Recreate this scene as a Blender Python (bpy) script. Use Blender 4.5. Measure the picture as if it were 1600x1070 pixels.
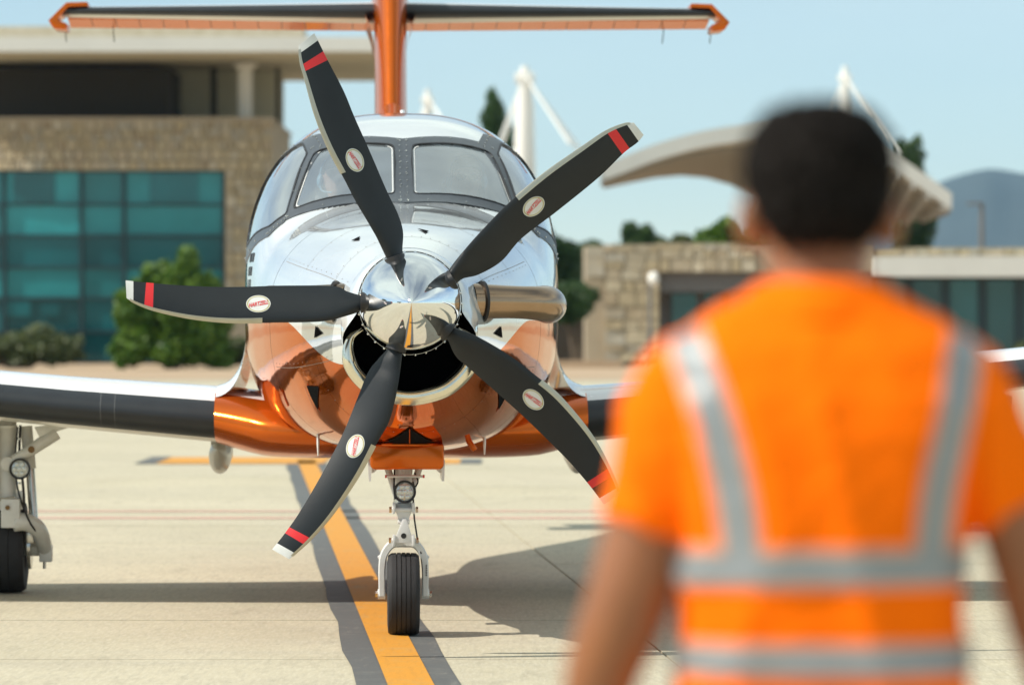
import bpy, bmesh, math, random
from math import sin, cos, pi, radians, sqrt, tan, atan2
from mathutils import Vector, Matrix
from mathutils.bvhtree import BVHTree
from mathutils import noise as mnoise

random.seed(7)
sc = bpy.context.scene
for o in list(bpy.data.objects):
    bpy.data.objects.remove(o)
COL = sc.collection

# ------------------------------------------------------------------ camera
FPX, HZ, CH = 6720.0, 505.0, 1.60          # focal length in photo pixels, horizon row, camera height
cam_d = bpy.data.cameras.new('camera')
cam = bpy.data.objects.new('camera', cam_d); COL.objects.link(cam)
cam.location = (0, 0, CH); cam.rotation_euler = (pi / 2, 0, 0)
cam_d.sensor_width = 36.0; cam_d.lens = FPX / 1600 * 36
cam_d.shift_y = -(535 - HZ) / 1600
cam_d.clip_start = 0.1; cam_d.clip_end = 40000
cam_d.dof.use_dof = True; cam_d.dof.focus_distance = 20.75; cam_d.dof.aperture_fstop = 3.2
sc.camera = cam

# ------------------------------------------------------------------ sky and sun
SUN_EL, SUN_AZ = radians(44.5), radians(-106)  # azimuth from +Y (view direction), clockwise positive
world = bpy.data.worlds.new('World'); sc.world = world; world.use_nodes = True
wn = world.node_tree; wn.nodes.clear()
def WN(t, **kw):
    n = wn.nodes.new(t)
    for k, v in kw.items(): setattr(n, k, v)
    return n
sky = WN('ShaderNodeTexSky', sky_type='NISHITA'); sky.sun_disc = False
sky.sun_elevation = SUN_EL; sky.sun_rotation = SUN_AZ % (2 * pi)
sky.air_density = 0.75; sky.dust_density = 0.0; sky.ozone_density = 3.6; sky.altitude = 10
tc = WN('ShaderNodeTexCoord')
sep = WN('ShaderNodeSeparateXYZ')
den = WN('ShaderNodeMath', operation='ADD'); den.inputs[1].default_value = 0.22
absz = WN('ShaderNodeMath', operation='ABSOLUTE')
dx = WN('ShaderNodeMath', operation='DIVIDE'); dy = WN('ShaderNodeMath', operation='DIVIDE'); cmb = WN('ShaderNodeCombineXYZ')
ns = WN('ShaderNodeTexNoise'); ns.inputs['Scale'].default_value = 0.85; ns.inputs['Detail'].default_value = 6; ns.inputs['Roughness'].default_value = 0.5; ns.inputs['Distortion'].default_value = 0.3
rp = WN('ShaderNodeMapRange'); rp.inputs[1].default_value = 0.30; rp.inputs[2].default_value = 0.60
thin = WN('ShaderNodeMapRange', interpolation_type='SMOOTHSTEP'); thin.inputs[1].default_value = 0.0; thin.inputs[2].default_value = 0.35; thin.inputs[3].default_value = 0.20; thin.inputs[4].default_value = 0.85
mul = WN('ShaderNodeMath', operation='MULTIPLY')
mx = WN('ShaderNodeMix', data_type='RGBA'); mx.inputs[7].default_value = (7.3, 8.3, 8.3, 1)
bg = WN('ShaderNodeBackground'); bg.inputs['Strength'].default_value = 0.105
ow = WN('ShaderNodeOutputWorld')
wl = wn.links.new
wl(tc.outputs['Generated'], sep.inputs[0]); wl(sep.outputs[2], absz.inputs[0]); wl(absz.outputs[0], den.inputs[0])
wl(sep.outputs[0], dx.inputs[0]); wl(den.outputs[0], dx.inputs[1]); wl(sep.outputs[1], dy.inputs[0]); wl(den.outputs[0], dy.inputs[1])
wl(dx.outputs[0], cmb.inputs[0]); wl(dy.outputs[0], cmb.inputs[1]); wl(cmb.outputs[0], ns.inputs['Vector'])
wl(ns.outputs['Fac'], rp.inputs[0]); wl(absz.outputs[0], thin.inputs[0]); wl(rp.outputs[0], mul.inputs[0]); wl(thin.outputs[0], mul.inputs[1])
wl(mul.outputs[0], mx.inputs[0])
wl(sky.outputs['Color'], mx.inputs[6]); tint = WN('ShaderNodeMix', data_type='RGBA', blend_type='MULTIPLY'); tint.inputs[0].default_value = 1.0; tint.inputs[7].default_value = (0.97, 0.95, 0.86, 1)
wl(mx.outputs[2], tint.inputs[6]); wl(tint.outputs[2], bg.inputs['Color']); wl(bg.outputs[0], ow.inputs['Surface'])
sun_d = bpy.data.lights.new('sun', 'SUN'); sun_d.energy = 3.8; sun_d.angle = radians(0.53); sun_d.color = (1.0, 0.93, 0.82)
sun = bpy.data.objects.new('sun', sun_d); COL.objects.link(sun)
sdir = Vector((sin(SUN_AZ) * cos(SUN_EL), cos(SUN_AZ) * cos(SUN_EL), sin(SUN_EL)))
sun.rotation_euler = sdir.to_track_quat('Z', 'Y').to_euler()
sun.location = (-30, 10, 40)
vs = sc.view_settings
vs.view_transform = 'Standard'; vs.look = 'None'; vs.exposure = 0.50; vs.gamma = 1.0; vs.use_curve_mapping = False
sc.render.engine = 'CYCLES'
sc.cycles.use_denoising = True
sc.cycles.max_bounces = 10; sc.cycles.transparent_max_bounces = 24; sc.cycles.volume_bounces = 0
sc.cycles.sample_clamp_indirect = 6.0

# ------------------------------------------------------------------ helpers
def tag(o, label=None, cat=None, group=None, kind=None):
    if label: o['label'] = label
    if cat: o['category'] = cat
    if group: o['group'] = group
    if kind: o['kind'] = kind
    return o
def empty(name, loc=(0, 0, 0), rz=0.0):
    o = bpy.data.objects.new(name, None); COL.objects.link(o)
    o.location = loc; o.rotation_euler = (0, 0, rz); o.empty_display_size = 0.2
    return o

class MB:
    """collects geometry for ONE mesh object"""
    def __init__(s): s.v = []; s.f = []; s.m = []
    def add(s, v, f, m=0):
        b = len(s.v); s.v += [tuple(p) for p in v]
        for i, q in enumerate(f):
            s.f.append(tuple(b + k for k in q)); s.m.append(m[i] if isinstance(m, (list, tuple)) else m)
        return s
    def box(s, c, d, m=0, rz=0, M=None):
        x, y, z = d[0] / 2, d[1] / 2, d[2] / 2
        v = [Vector((a * x, b * y, e * z)) for e in (-1, 1) for b in (-1, 1) for a in (-1, 1)]
        if M is None: M = Matrix.Rotation(rz, 3, 'Z')
        v = [M @ p + Vector(c) for p in v]
        return s.add(v, [(0, 2, 3, 1), (4, 5, 7, 6), (0, 1, 5, 4), (2, 6, 7, 3), (0, 4, 6, 2), (1, 3, 7, 5)], m)
    def loft(s, rings, closed=True, cap0=False, cap1=False, m=0):
        n = len(rings[0]); v = [p for r in rings for p in r]; f = []; mm = []
        e = n if closed else n - 1
        for i in range(len(rings) - 1):
            for j in range(e):
                a = i * n + j; b = i * n + (j + 1) % n
                f.append((a, b, b + n, a + n)); mm.append(m(i, j) if callable(m) else m)
        m0 = m(0, 0) if callable(m) else m
        if cap0: f.append(tuple(range(n))[::-1]); mm.append(m0)
        if cap1:
            k = (len(rings) - 1) * n; f.append(tuple(range(k, k + n))); mm.append(m(len(rings) - 2, 0) if callable(m) else m)
        return s.add(v, f, mm)
    def tube(s, path, r, n=12, m=0, cap=True):
        P = [Vector(p) for p in path]; R = r if isinstance(r, (list, tuple)) else [r] * len(P)
        rings = []; up = None
        for i, p in enumerate(P):
            t = (P[min(i + 1, len(P) - 1)] - P[max(i - 1, 0)]).normalized()
            if up is None:
                up = t.orthogonal().normalized()
            up = (up - t * up.dot(t)).normalized(); w = t.cross(up)
            rings.append([p + (up * cos(2 * pi * k / n) + w * sin(2 * pi * k / n)) * R[i] for k in range(n)])
        return s.loft(rings, True, cap, cap, m)
    def ball(s, c, r, n=12, k=8, m=0):
        r = r if isinstance(r, (list, tuple)) else (r, r, r)
        rings = []
        for i in range(k + 1):
            a = -pi / 2 + pi * min(max(i / k, 0.004), 0.996)
            rings.append([(c[0] + r[0] * cos(a) * cos(2 * pi * j / n), c[1] + r[1] * cos(a) * sin(2 * pi * j / n), c[2] + r[2] * sin(a)) for j in range(n)])
        return s.loft(rings, True, True, True, m)
    def prism(s, poly, y0, y1, m=0):      # polygon in (x,z), extruded along y
        n = len(poly)
        v = [(p[0], y0, p[1]) for p in poly] + [(p[0], y1, p[1]) for p in poly]
        f = [tuple(range(n)), tuple(range(2 * n - 1, n - 1, -1))] + [(i, i + n, (i + 1) % n + n, (i + 1) % n) for i in range(n)]
        return s.add(v, f, m)
    def build(s, name, mats, parent=None, smooth=True, angle=35, bevel=0.0):
        me = bpy.data.meshes.new(name); me.from_pydata(s.v, [], s.f)
        for mt in (mats if isinstance(mats, (list, tuple)) else [mats]): me.materials.append(mt)
        me.polygons.foreach_set('material_index', s.m)
        bm = bmesh.new(); bm.from_mesh(me); bmesh.ops.recalc_face_normals(bm, faces=bm.faces)
        if bevel:
            bmesh.ops.bevel(bm, geom=[e for e in bm.edges if len(e.link_faces) == 2 and e.calc_face_angle(0) > 0.5], offset=bevel, segments=2, affect='EDGES', profile=0.5)
        bm.to_mesh(me); bm.free()
        if smooth:
            me.polygons.foreach_set('use_smooth', [True] * len(me.polygons)); me.set_sharp_from_angle(angle=radians(angle))
        me.update()
        o = bpy.data.objects.new(name, me); COL.objects.link(o)
        if parent: o.parent = parent
        return o

def catmull(P, n):
    P = [Vector(p) for p in P]; L = [0]
    for i in range(1, len(P)): L.append(L[-1] + (P[i] - P[i - 1]).length)
    out = []
    for k in range(n):
        t = L[-1] * k / (n - 1); i = 0
        while i < len(P) - 2 and L[i + 1] < t: i += 1
        u = (t - L[i]) / max(L[i + 1] - L[i], 1e-9)
        p0 = P[i - 1] if i > 0 else P[i] * 2 - P[i + 1]; p3 = P[i + 2] if i + 2 < len(P) else P[i + 1] * 2 - P[i]
        p1, p2 = P[i], P[i + 1]
        out.append(0.5 * ((2 * p1) + (p2 - p0) * u + (2 * p0 - 5 * p1 + 4 * p2 - p3) * u * u + (3 * p1 - p0 - 3 * p2 + p3) * u ** 3))
    return out
def lin(T, x):
    if x <= T[0][0]: return T[0][1:]
    for a, b in zip(T, T[1:]):
        if x <= b[0]:
            u = (x - a[0]) / (b[0] - a[0]); return tuple(p + (q - p) * u for p, q in zip(a[1:], b[1:]))
    return T[-1][1:]
def smoothtab(T, x):            # monotone-ish cubic through a table
    n = len(T)
    if x <= T[0][0]: return T[0][1:]
    if x >= T[-1][0]: return T[-1][1:]
    i = max(k for k in range(n - 1) if T[k][0] <= x)
    h = T[i + 1][0] - T[i][0]; u = (x - T[i][0]) / h; res = []
    for c in range(1, len(T[0])):
        def sl(k):
            if k == 0: return (T[1][c] - T[0][c]) / (T[1][0] - T[0][0])
            if k == n - 1: return (T[-1][c] - T[-2][c]) / (T[-1][0] - T[-2][0])
            d0 = (T[k][c] - T[k - 1][c]) / (T[k][0] - T[k - 1][0]); d1 = (T[k + 1][c] - T[k][c]) / (T[k + 1][0] - T[k][0])
            return 0 if d0 * d1 <= 0 else 2 * d0 * d1 / (d0 + d1)
        m0, m1 = sl(i) * h, sl(i + 1) * h; p0, p1 = T[i][c], T[i + 1][c]
        res.append((2 * u ** 3 - 3 * u * u + 1) * p0 + (u ** 3 - 2 * u * u + u) * m0 + (-2 * u ** 3 + 3 * u * u) * p1 + (u ** 3 - u * u) * m1)
    return tuple(res)

# ------------------------------------------------------------------ materials
class NT:
    def __init__(s, name):
        s.mat = bpy.data.materials.new(name); s.mat.use_nodes = True; s.t = s.mat.node_tree
        s.b = s.t.nodes['Principled BSDF']; s.out = s.t.nodes['Material Output']
    def n(s, t, ins=None, **kw):
        k = s.t.nodes.new(t)
        for a, v in kw.items(): setattr(k, a, v)
        for a, v in (ins or {}).items():
            if isinstance(v, bpy.types.NodeSocket): s.t.links.new(v, k.inputs[a])
            else: k.inputs[a].default_value = v
        return k
    def math(s, op, a, b=0.0, c=0.0, clamp=False):
        return s.n('ShaderNodeMath', {0: a, 1: b, 2: c}, operation=op, use_clamp=clamp).outputs[0]
    def mix(s, f, a, b):
        def rgba(v): return v if isinstance(v, bpy.types.NodeSocket) else (*v, 1)
        return s.n('ShaderNodeMix', {0: f, 6: rgba(a), 7: rgba(b)}, data_type='RGBA').outputs[2]
    def ramp(s, f, a, b):
        return s.n('ShaderNodeMapRange', {0: f, 1: a, 2: b, 3: 0.0, 4: 1.0}).outputs[0]
    def noise(s, vec, scale, detail=4, rough=0.55):
        return s.n('ShaderNodeTexNoise', {'Vector': vec, 'Scale': scale, 'Detail': detail, 'Roughness': rough}).outputs['Fac']
    def set(s, **kw):
        for k, v in kw.items():
            k = k.replace('_', ' ')
            if isinstance(v, bpy.types.NodeSocket): s.t.links.new(v, s.b.inputs[k])
            else: s.b.inputs[k].default_value = (*v, 1) if isinstance(v, tuple) and len(v) == 3 and 'Color' in k else v
        return s
    def bump(s, h, strength=0.2, dist=0.01):
        b = s.n('ShaderNodeBump', {'Height': h, 'Strength': strength, 'Distance': dist}); s.t.links.new(b.outputs[0], s.b.inputs['Normal'])

def mat(name, col, rough=0.5, metal=0.0, var=0.12, scale=6.0, coat=0.0, bump=0.0, spec=0.5, rnd=0.0, bscale=None):
    t = NT(name); co = t.n('ShaderNodeTexCoord').outputs['Object']
    n1 = t.noise(co, scale)
    f = t.math('MULTIPLY_ADD', n1, 2 * var, 1 - var)
    if rnd:
        r = t.n('ShaderNodeObjectInfo').outputs['Random']
        f = t.math('MULTIPLY', f, t.math('MULTIPLY_ADD', r, 2 * rnd, 1 - rnd))
    c = t.n('ShaderNodeVectorMath', {0: (*col,), 1: t.n('ShaderNodeCombineXYZ', {0: f, 1: f, 2: f}).outputs[0]}, operation='MULTIPLY').outputs[0]
    t.set(Base_Color=c, Roughness=rough, Metallic=metal, Specular_IOR_Level=spec, Coat_Weight=coat, Coat_Roughness=0.03)
    if bump: t.bump(t.noise(co, bscale or scale * 4, 5), bump, 0.01)
    return t.mat

M = {}
WHITE, ORANGE, SLATE = (0.66, 0.70, 0.73), (0.60, 0.118, 0.008), (0.045, 0.075, 0.12)
def livery():
    t = NT('livery_paint'); co = t.n('ShaderNodeTexCoord').outputs['Object']
    x, s, z = [t.n('ShaderNodeSeparateXYZ', {0: co}).outputs[i] for i in range(3)]
    line = t.n('ShaderNodeMapRange', {0: s, 1: 0.8, 2: 2.0, 3: 1.40, 4: 1.615}, interpolation_type='SMOOTHSTEP').outputs[0]
    isor = t.math('LESS_THAN', z, line)
    # dark stripe that tapers to a point towards the nose
    half = t.n('ShaderNodeMapRange', {0: s, 1: 2.35, 2: 4.2, 3: 0.0, 4: 0.075}).outputs[0]
    st = t.math('LESS_THAN', t.math('ABSOLUTE', t.math('SUBTRACT', z, 1.74)), half)
    st = t.math('MULTIPLY', st, t.math('GREATER_THAN', s, 2.35))
    c = t.mix(isor, WHITE, ORANGE); c = t.mix(st, c, SLATE)
    dirt = t.noise(co, 3.0, 6); 
    c = t.mix(t.math('MULTIPLY', t.ramp(dirt, 0.5, 0.85), 0.10), c, (0.35, 0.30, 0.24))
    t.set(Base_Color=c, Specular_Tint=t.mix(isor, (1, 1, 1), (1.0, 0.55, 0.28)), Metallic=t.math('MULTIPLY_ADD', isor, 0.60, 0.22), Roughness=t.math('MULTIPLY_ADD', t.noise(co, 8.0), 0.05, 0.035),
          Coat_Weight=t.math('MULTIPLY_ADD', isor, -0.75, 1.0), Coat_Roughness=0.015, Coat_IOR=1.5)
    t.bump(t.noise(co, 3.0, 2), 0.12, 0.02)
    return t.mat
M['livery'] = livery()
def gloss(name, col, metal=0.0, rough=0.15, coat=0.7, ior=1.45):
    t = NT(name); co = t.n('ShaderNodeTexCoord').outputs['Object']
    d = t.ramp(t.noise(co, 4.0, 6), 0.45, 0.9)
    c = t.mix(t.math('MULTIPLY', d, 0.18), col, tuple(0.55 * v + 0.05 for v in col))
    t.set(Base_Color=c, Metallic=metal, Roughness=t.math('MULTIPLY_ADD', t.noise(co, 14.0), 0.14, rough - 0.04), Coat_Weight=coat, Coat_Roughness=0.02, Coat_IOR=ior)
    if metal: t.set(Specular_Tint=(1.0, 0.5, 0.25, 1.0))
    return t.mat
M['orange'] = gloss('orange_paint', ORANGE, 0.6, 0.16, 0.3)
M['white'] = gloss('white_paint', (0.78, 0.79, 0.80), 0, 0.22)
M['offwhite'] = mat('off_white_paint', (0.60, 0.58, 0.52), 0.35, var=0.10, coat=0.3)
M['boot'] = mat('rubber_boot', (0.022, 0.026, 0.031), 0.42, var=0.25, scale=9, bump=0.05, spec=0.4)
M['chrome'] = mat('polished_metal', (0.86, 0.87, 0.88), 0.035, 1.0, var=0.03, scale=5)
M['steel'] = mat('worn_steel', (0.55, 0.55, 0.53), 0.24, 1.0, var=0.2, scale=25)
M['exhaust'] = mat('heated_polished_metal', (0.38, 0.26, 0.17), 0.20, 1.0, var=0.15, scale=6)
M['lip'] = mat('bare_inlet_metal', (0.80, 0.74, 0.60), 0.16, 1.0, var=0.12, scale=14)
M['nickel'] = mat('nickel_strip', (0.48, 0.45, 0.36), 0.35, 1.0, var=0.12, scale=20)
M['blade'] = mat('blade_paint', (0.011, 0.014, 0.017), 0.42, var=0.18, scale=14, bump=0.03, spec=0.35)
M['red'] = mat('red_band_paint', (0.62, 0.018, 0.022), 0.4, var=0.08)
M['tipwhite'] = mat('white_band_paint', (0.62, 0.63, 0.62), 0.4, var=0.15, scale=22)
M['black'] = mat('black_void', (0.004, 0.004, 0.0045), 0.9, var=0.1, spec=0.05)
M['darkgrey'] = mat('frame_grey_paint', (0.055, 0.065, 0.078), 0.42, var=0.25, scale=30, bump=0.04)
M['seamgrey'] = mat('boot_seam_grey', (0.07, 0.075, 0.08), 0.5)
M['seal'] = mat('black_seal', (0.012, 0.012, 0.014), 0.5)
M['tyre'] = mat('tyre_rubber', (0.020, 0.020, 0.022), 0.75, var=0.35, scale=30, bump=0.15)
M['gear'] = mat('gear_white_paint', (0.66, 0.67, 0.66), 0.33, var=0.12, scale=18, coat=0.3)
M['gearwarm'] = mat('gear_cream_paint', (0.68, 0.67, 0.62), 0.36, var=0.14, scale=18, coat=0.2)
M['hose'] = mat('black_hose', (0.012, 0.012, 0.013), 0.5)
M['lens'] = mat('lamp_lens', (0.62, 0.66, 0.64), 0.10, 0.3, var=0.2, scale=60, coat=1.0)
M['rust'] = mat('brown_bolt', (0.20, 0.11, 0.04), 0.5, 0.5)
M['interior'] = mat('cockpit_trim', (0.55, 0.56, 0.56), 0.7)
M['seatgrey'] = mat('seat_leather', (0.36, 0.33, 0.30), 0.55)
M['panel'] = mat('instrument_panel', (0.03, 0.03, 0.035), 0.6)
def glasspane(name, tint, refl, ior=1.55, film=0.17):
    t = NT(name); t.t.nodes.remove(t.b)
    tr = t.n('ShaderNodeBsdfTransparent', {'Color': (*tint, 1)}); gl = t.n('ShaderNodeBsdfGlossy', {'Color': (1, 1, 1, 1), 'Roughness': 0.02})
    fr = t.n('ShaderNodeFresnel', {'IOR': ior}).outputs[0]
    f = t.math('MULTIPLY_ADD', fr, 1.0, refl, True)
    df_ = t.n('ShaderNodeBsdfDiffuse', {'Color': (0.72, 0.84, 0.92, 1)})
    co = t.n('ShaderNodeTexCoord').outputs['Object']
    film_mix = t.math('MULTIPLY_ADD', t.noise(co, 5.0, 5), 0.16, film - 0.08, True)  # uneven pale blue diffuse layer that lightens the pane
    m0 = t.n('ShaderNodeMixShader', {0: film_mix, 1: tr.outputs[0], 2: df_.outputs[0]})
    mxs = t.n('ShaderNodeMixShader', {0: f, 1: m0.outputs[0], 2: gl.outputs[0]})
    t.t.links.new(mxs.outputs[0], t.out.inputs[0]); return t.mat
M['glass'] = glasspane('cockpit_glass', (0.86, 0.92, 0.95), 0.24)
M['tealglass'] = mat('teal_facade_glass', (0.018, 0.215, 0.235), 0.12, 0.15, var=0.3, scale=0.6, rnd=0.30, spec=0.8)
M['tealdark'] = mat('dark_teal_facade_glass', (0.006, 0.09, 0.105), 0.10, 0.15, var=0.3, scale=0.6, rnd=0.35, spec=0.8)
M['mullion'] = mat('mullion_metal', (0.012, 0.035, 0.042), 0.4)
def stone_mat(name, cols, rnd=True):
    t = NT(name); co = t.n('ShaderNodeTexCoord').outputs['Object']
    r = t.n('ShaderNodeObjectInfo').outputs['Random']
    cr = t.n('ShaderNodeValToRGB', {'Fac': r}); e = cr.color_ramp.elements
    while len(e) < len(cols): e.new(0.5)
    for i, c in enumerate(cols): e[i].position = i / (len(cols) - 1); e[i].color = (*c, 1)
    n1 = t.noise(co, 2.5, 6, 0.65)
    c = t.mix(t.ramp(n1, 0.25, 0.8), cr.outputs[0], (0.36, 0.29, 0.18))
    t.set(Base_Color=c, Roughness=0.9); t.bump(t.noise(co, 9.0, 6), 0.5, 0.03); return t.mat
M['stone'] = stone_mat('rough_stone', [(0.42, 0.35, 0.23), (0.55, 0.47, 0.32), (0.34, 0.27, 0.19), (0.62, 0.57, 0.46), (0.47, 0.38, 0.23), (0.46, 0.46, 0.42), (0.38, 0.30, 0.20)])
M['mortar'] = mat('mortar_backing', (0.40, 0.34, 0.25), 0.95, var=0.2, scale=1.5)
M['roofwhite'] = mat('roof_edge_concrete', (0.62, 0.62, 0.58), 0.7, var=0.1, scale=0.6)
M['soffit'] = mat('soffit_render', (0.50, 0.49, 0.39), 0.85, var=0.12, scale=0.4)
M['recess'] = mat('near_black_brown', (0.026, 0.022, 0.015), 0.8)  # near-black brown; carries the shade of the terrace recess in its colour
M['greywall'] = mat('grey_beam_render', (0.16, 0.155, 0.15), 0.8, scale=0.7)
M['tan'] = mat('tan_paving', (0.40, 0.29, 0.19), 0.9, var=0.15, scale=0.3)
M['mast'] = mat('mast_white_steel', (0.80, 0.79, 0.74), 0.4, scale=0.5, var=0.06)
M['membrane'] = mat('canopy_shell', (0.60, 0.60, 0.56), 0.6, scale=0.3)
M['ribgrey'] = mat('canopy_rib', (0.36, 0.34, 0.30), 0.6)
M['bark'] = mat('bark', (0.10, 0.075, 0.05), 0.9, bump=0.4, scale=3)
def leafmat(name, a, b):
    t = NT(name); g = t.n('ShaderNodeNewGeometry').outputs['Random Per Island']
    t.set(Base_Color=t.mix(g, a, b), Roughness=0.55, Subsurface_Weight=0.0)
    tl = t.n('ShaderNodeBsdfTranslucent', {'Color': t.mix(g, tuple(1.3 * v for v in a), tuple(1.3 * v for v in b))})
    mxs = t.n('ShaderNodeMixShader', {0: 0.28, 1: t.b.outputs[0], 2: tl.outputs[0]}); t.t.links.new(mxs.outputs[0], t.out.inputs[0]); return t.mat
M['leafbright'] = leafmat('bright_leaf', (0.035, 0.10, 0.008), (0.13, 0.22, 0.018))
M['leafdark'] = leafmat('dark_leaf', (0.022, 0.058, 0.016), (0.06, 0.115, 0.026))
M['leafolive'] = leafmat('olive_leaf', (0.05, 0.075, 0.025), (0.12, 0.14, 0.045))

def concrete():
    t = NT('apron_concrete'); P = t.n('ShaderNodeNewGeometry').outputs['Position']
    big = t.noise(P, 0.35, 5); mid = t.noise(P, 1.7, 6, 0.6); fine = t.noise(P, 55.0, 3, 0.7)
    st = t.noise(t.n('ShaderNodeMapping', {'Vector': P, 'Scale': (0.35, 2.3, 1)}).outputs[0], 1.0, 5, 0.6)
    c = t.mix(t.ramp(big, 0.3, 0.7), (0.44, 0.395, 0.27), (0.53, 0.475, 0.345))
    c = t.mix(t.math('MULTIPLY', t.ramp(st, 0.5, 0.75), 0.45), c, (0.375, 0.35, 0.29))
    c = t.mix(t.math('MULTIPLY', t.ramp(mid, 0.52, 0.8), 0.40), c, (0.40, 0.34, 0.25))
    c = t.mix(t.math('MULTIPLY', t.ramp(fine, 0.52, 0.72), 0.50), c, (0.27, 0.25, 0.21))
    c = t.mix(t.math('MULTIPLY', t.ramp(t.noise(P, 11.0, 5, 0.7), 0.5, 0.75), 0.38), c, (0.36, 0.31, 0.23))
    def sn(sx, sy, d=4, r=0.6): return t.noise(t.n('ShaderNodeMapping', {'Vector': P, 'Scale': (sx, sy, 1)}).outputs[0], 1.0, d, r)
    c = t.mix(t.math('MULTIPLY', t.ramp(sn(30, 3.0), 0.46, 0.74), 0.55), c, (0.30, 0.265, 0.195))
    c = t.mix(t.math('MULTIPLY', t.ramp(sn(60, 7.0), 0.48, 0.66), 0.40), c, (0.62, 0.58, 0.47))
    c = t.mix(t.math('MULTIPLY', t.ramp(sn(1.1, 0.55, 6, 0.65), 0.52, 0.72), 0.42), c, (0.345, 0.30, 0.215))
    c = t.mix(t.math('MULTIPLY', t.ramp(sn(5.0, 1.1, 5, 0.7), 0.57, 0.70), 0.50), c, (0.26, 0.23, 0.165))
    vo = t.n('ShaderNodeTexVoronoi', {'Vector': P, 'Scale': 7.0, 'Randomness': 1.0}).outputs['Distance']
    c = t.mix(t.math('MULTIPLY', t.math('LESS_THAN', vo, 0.07), 0.45), c, (0.16, 0.15, 0.13))
    r = t.n('ShaderNodeObjectInfo').outputs['Random']
    c = t.mix(t.math('MULTIPLY', r, 0.22), c, (0.40, 0.37, 0.30))
    t.set(Base_Color=c, Roughness=0.85); t.bump(fine, 0.25, 0.004); return t.mat
M['concrete'] = concrete()
def linepaint(name, col, worn, wcol, rough=0.7, lo=0.5):
    t = NT(name); P = t.n('ShaderNodeNewGeometry').outputs['Position']
    w = t.ramp(t.noise(P, 5.0, 8, 0.7), lo, 0.82); fine = t.noise(P, 70.0, 2)
    c = t.mix(t.math('MULTIPLY', w, worn), col, wcol)
    g2 = t.noise(t.n('ShaderNodeMapping', {'Vector': P, 'Scale': (38, 3.5, 1)}).outputs[0], 1.0, 4, 0.65)
    c = t.mix(t.math('MULTIPLY', t.ramp(g2, 0.5, 0.78), 0.40), c, tuple(v * 0.5 + 0.03 for v in col))
    g3 = t.noise(t.n('ShaderNodeMapping', {'Vector': P, 'Scale': (9, 1.6, 1)}).outputs[0], 1.0, 6, 0.7)
    c = t.mix(t.math('MULTIPLY', t.ramp(g3, 0.58, 0.72), 0.55), c, wcol)
    c = t.mix(t.math('MULTIPLY', t.ramp(fine, 0.55, 0.8), 0.35), c, tuple(v * 0.55 for v in col))
    t.set(Base_Color=c, Roughness=rough); t.bump(fine, 0.25, 0.004); return t.mat
M['yellow'] = linepaint('yellow_line_paint', (0.60, 0.265, 0.022), 0.55, (0.42, 0.31, 0.14))
M['border'] = linepaint('dark_border_paint', (0.10, 0.105, 0.105), 0.5, (0.24, 0.23, 0.20))
M['redline'] = linepaint('worn_red_line_paint', (0.62, 0.30, 0.25), 1.0, (0.50, 0.43, 0.33), lo=0.38)

# ------------------------------------------------------------------ ground
def gpt(px, py, z=0.0):
    t = (CH - z) * FPX / (py - HZ); return ((px - 800) / FPX * t, t)
def wpt(px, py, d): return Vector(((px - 800) / FPX * d, d, CH + (HZ - py) / FPX * d))
gm = MB(); gm.add([(-15000, -3000, -0.012), (15000, -3000, -0.012), (15000, 15000, -0.012), (-15000, 15000, -0.012)], [(0, 1, 2, 3)])
ground = tag(gm.build('ground', M['concrete'], smooth=False), kind='structure')
SH = 0.060; XS, DS = 7.0, 2.70
def skew(u, d): return u - SH * (d - 27.9)
smb = MB(); g = 0.007
smb.add([(0 + g, g, -0.03), (XS - g, g, -0.03), (XS - g - SH * DS, DS - g, -0.03), (g - SH * DS, DS - g, -0.03),
         (0 + g, g, 0), (XS - g, g, 0), (XS - g - SH * DS, DS - g, 0), (g - SH * DS, DS - g, 0)],
        [(4, 5, 6, 7), (0, 1, 5, 4), (1, 2, 6, 5), (2, 3, 7, 6), (3, 0, 4, 7)])
proto = None
for i in range(-2, 14):
    d0 = 20.5 + DS * i
    for j in range(-2, 2):
        u0 = 0.311 + XS * j
        if proto is None: o = proto = smb.build('concrete_slab', M['concrete'], ground, smooth=False)
        else: o = proto.copy(); COL.objects.link(o)
        o.location = (skew(u0, d0), d0, random.uniform(-0.0015, 0.0015))
def strip(name, m, pts, z, parent=ground):
    """pts: list of (xl, xr, d)"""
    b = MB(); v = []
    for xl, xr, d in pts: v += [(xl, d, z), (xr, d, z)]
    b.add(v, [(2 * i, 2 * i + 1, 2 * i + 3, 2 * i + 2) for i in range(len(pts) - 1)])
    return b.build(name, m, parent, smooth=False)
def lx(d): return -0.447 - 0.0628 * (d - 19)
ds = [14 + 1.0 * i for i in range(37)]
def jit(k): return 0.008 * sin(k * 1.7) + 0.006 * sin(k * 4.1 + 1)
strip('line_border', M['border'], [(lx(d) - 0.245 + jit(d), lx(d) + 0.225 + jit(d + 9), d) for d in ds], 0.004)
strip('taxi_line', M['yellow'], [(lx(d) - 0.103, lx(d) + 0.103, d) for d in ds], 0.008)
def quad(name, m, xa, xb, da, db, z):
    b = MB(); b.add([(xa, da, z), (xb, da, z), (xb, db, z), (xa, db, z)], [(0, 1, 2, 3)]); return b.build(name, m, ground, smooth=False)
quad('crossing_line', M['yellow'], -4.05, -2.15, 48.9, 51.2, 0.008)
quad('line_end_patch', M['border'], -4.30, -4.06, 48.9, 51.4, 0.008)
quad('crossing_line', M['yellow'], -1.05, -0.60, 48.9, 50.6, 0.008)
quad('line_end_patch', M['border'], -0.59, -0.35, 48.9, 50.6, 0.008)
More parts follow.
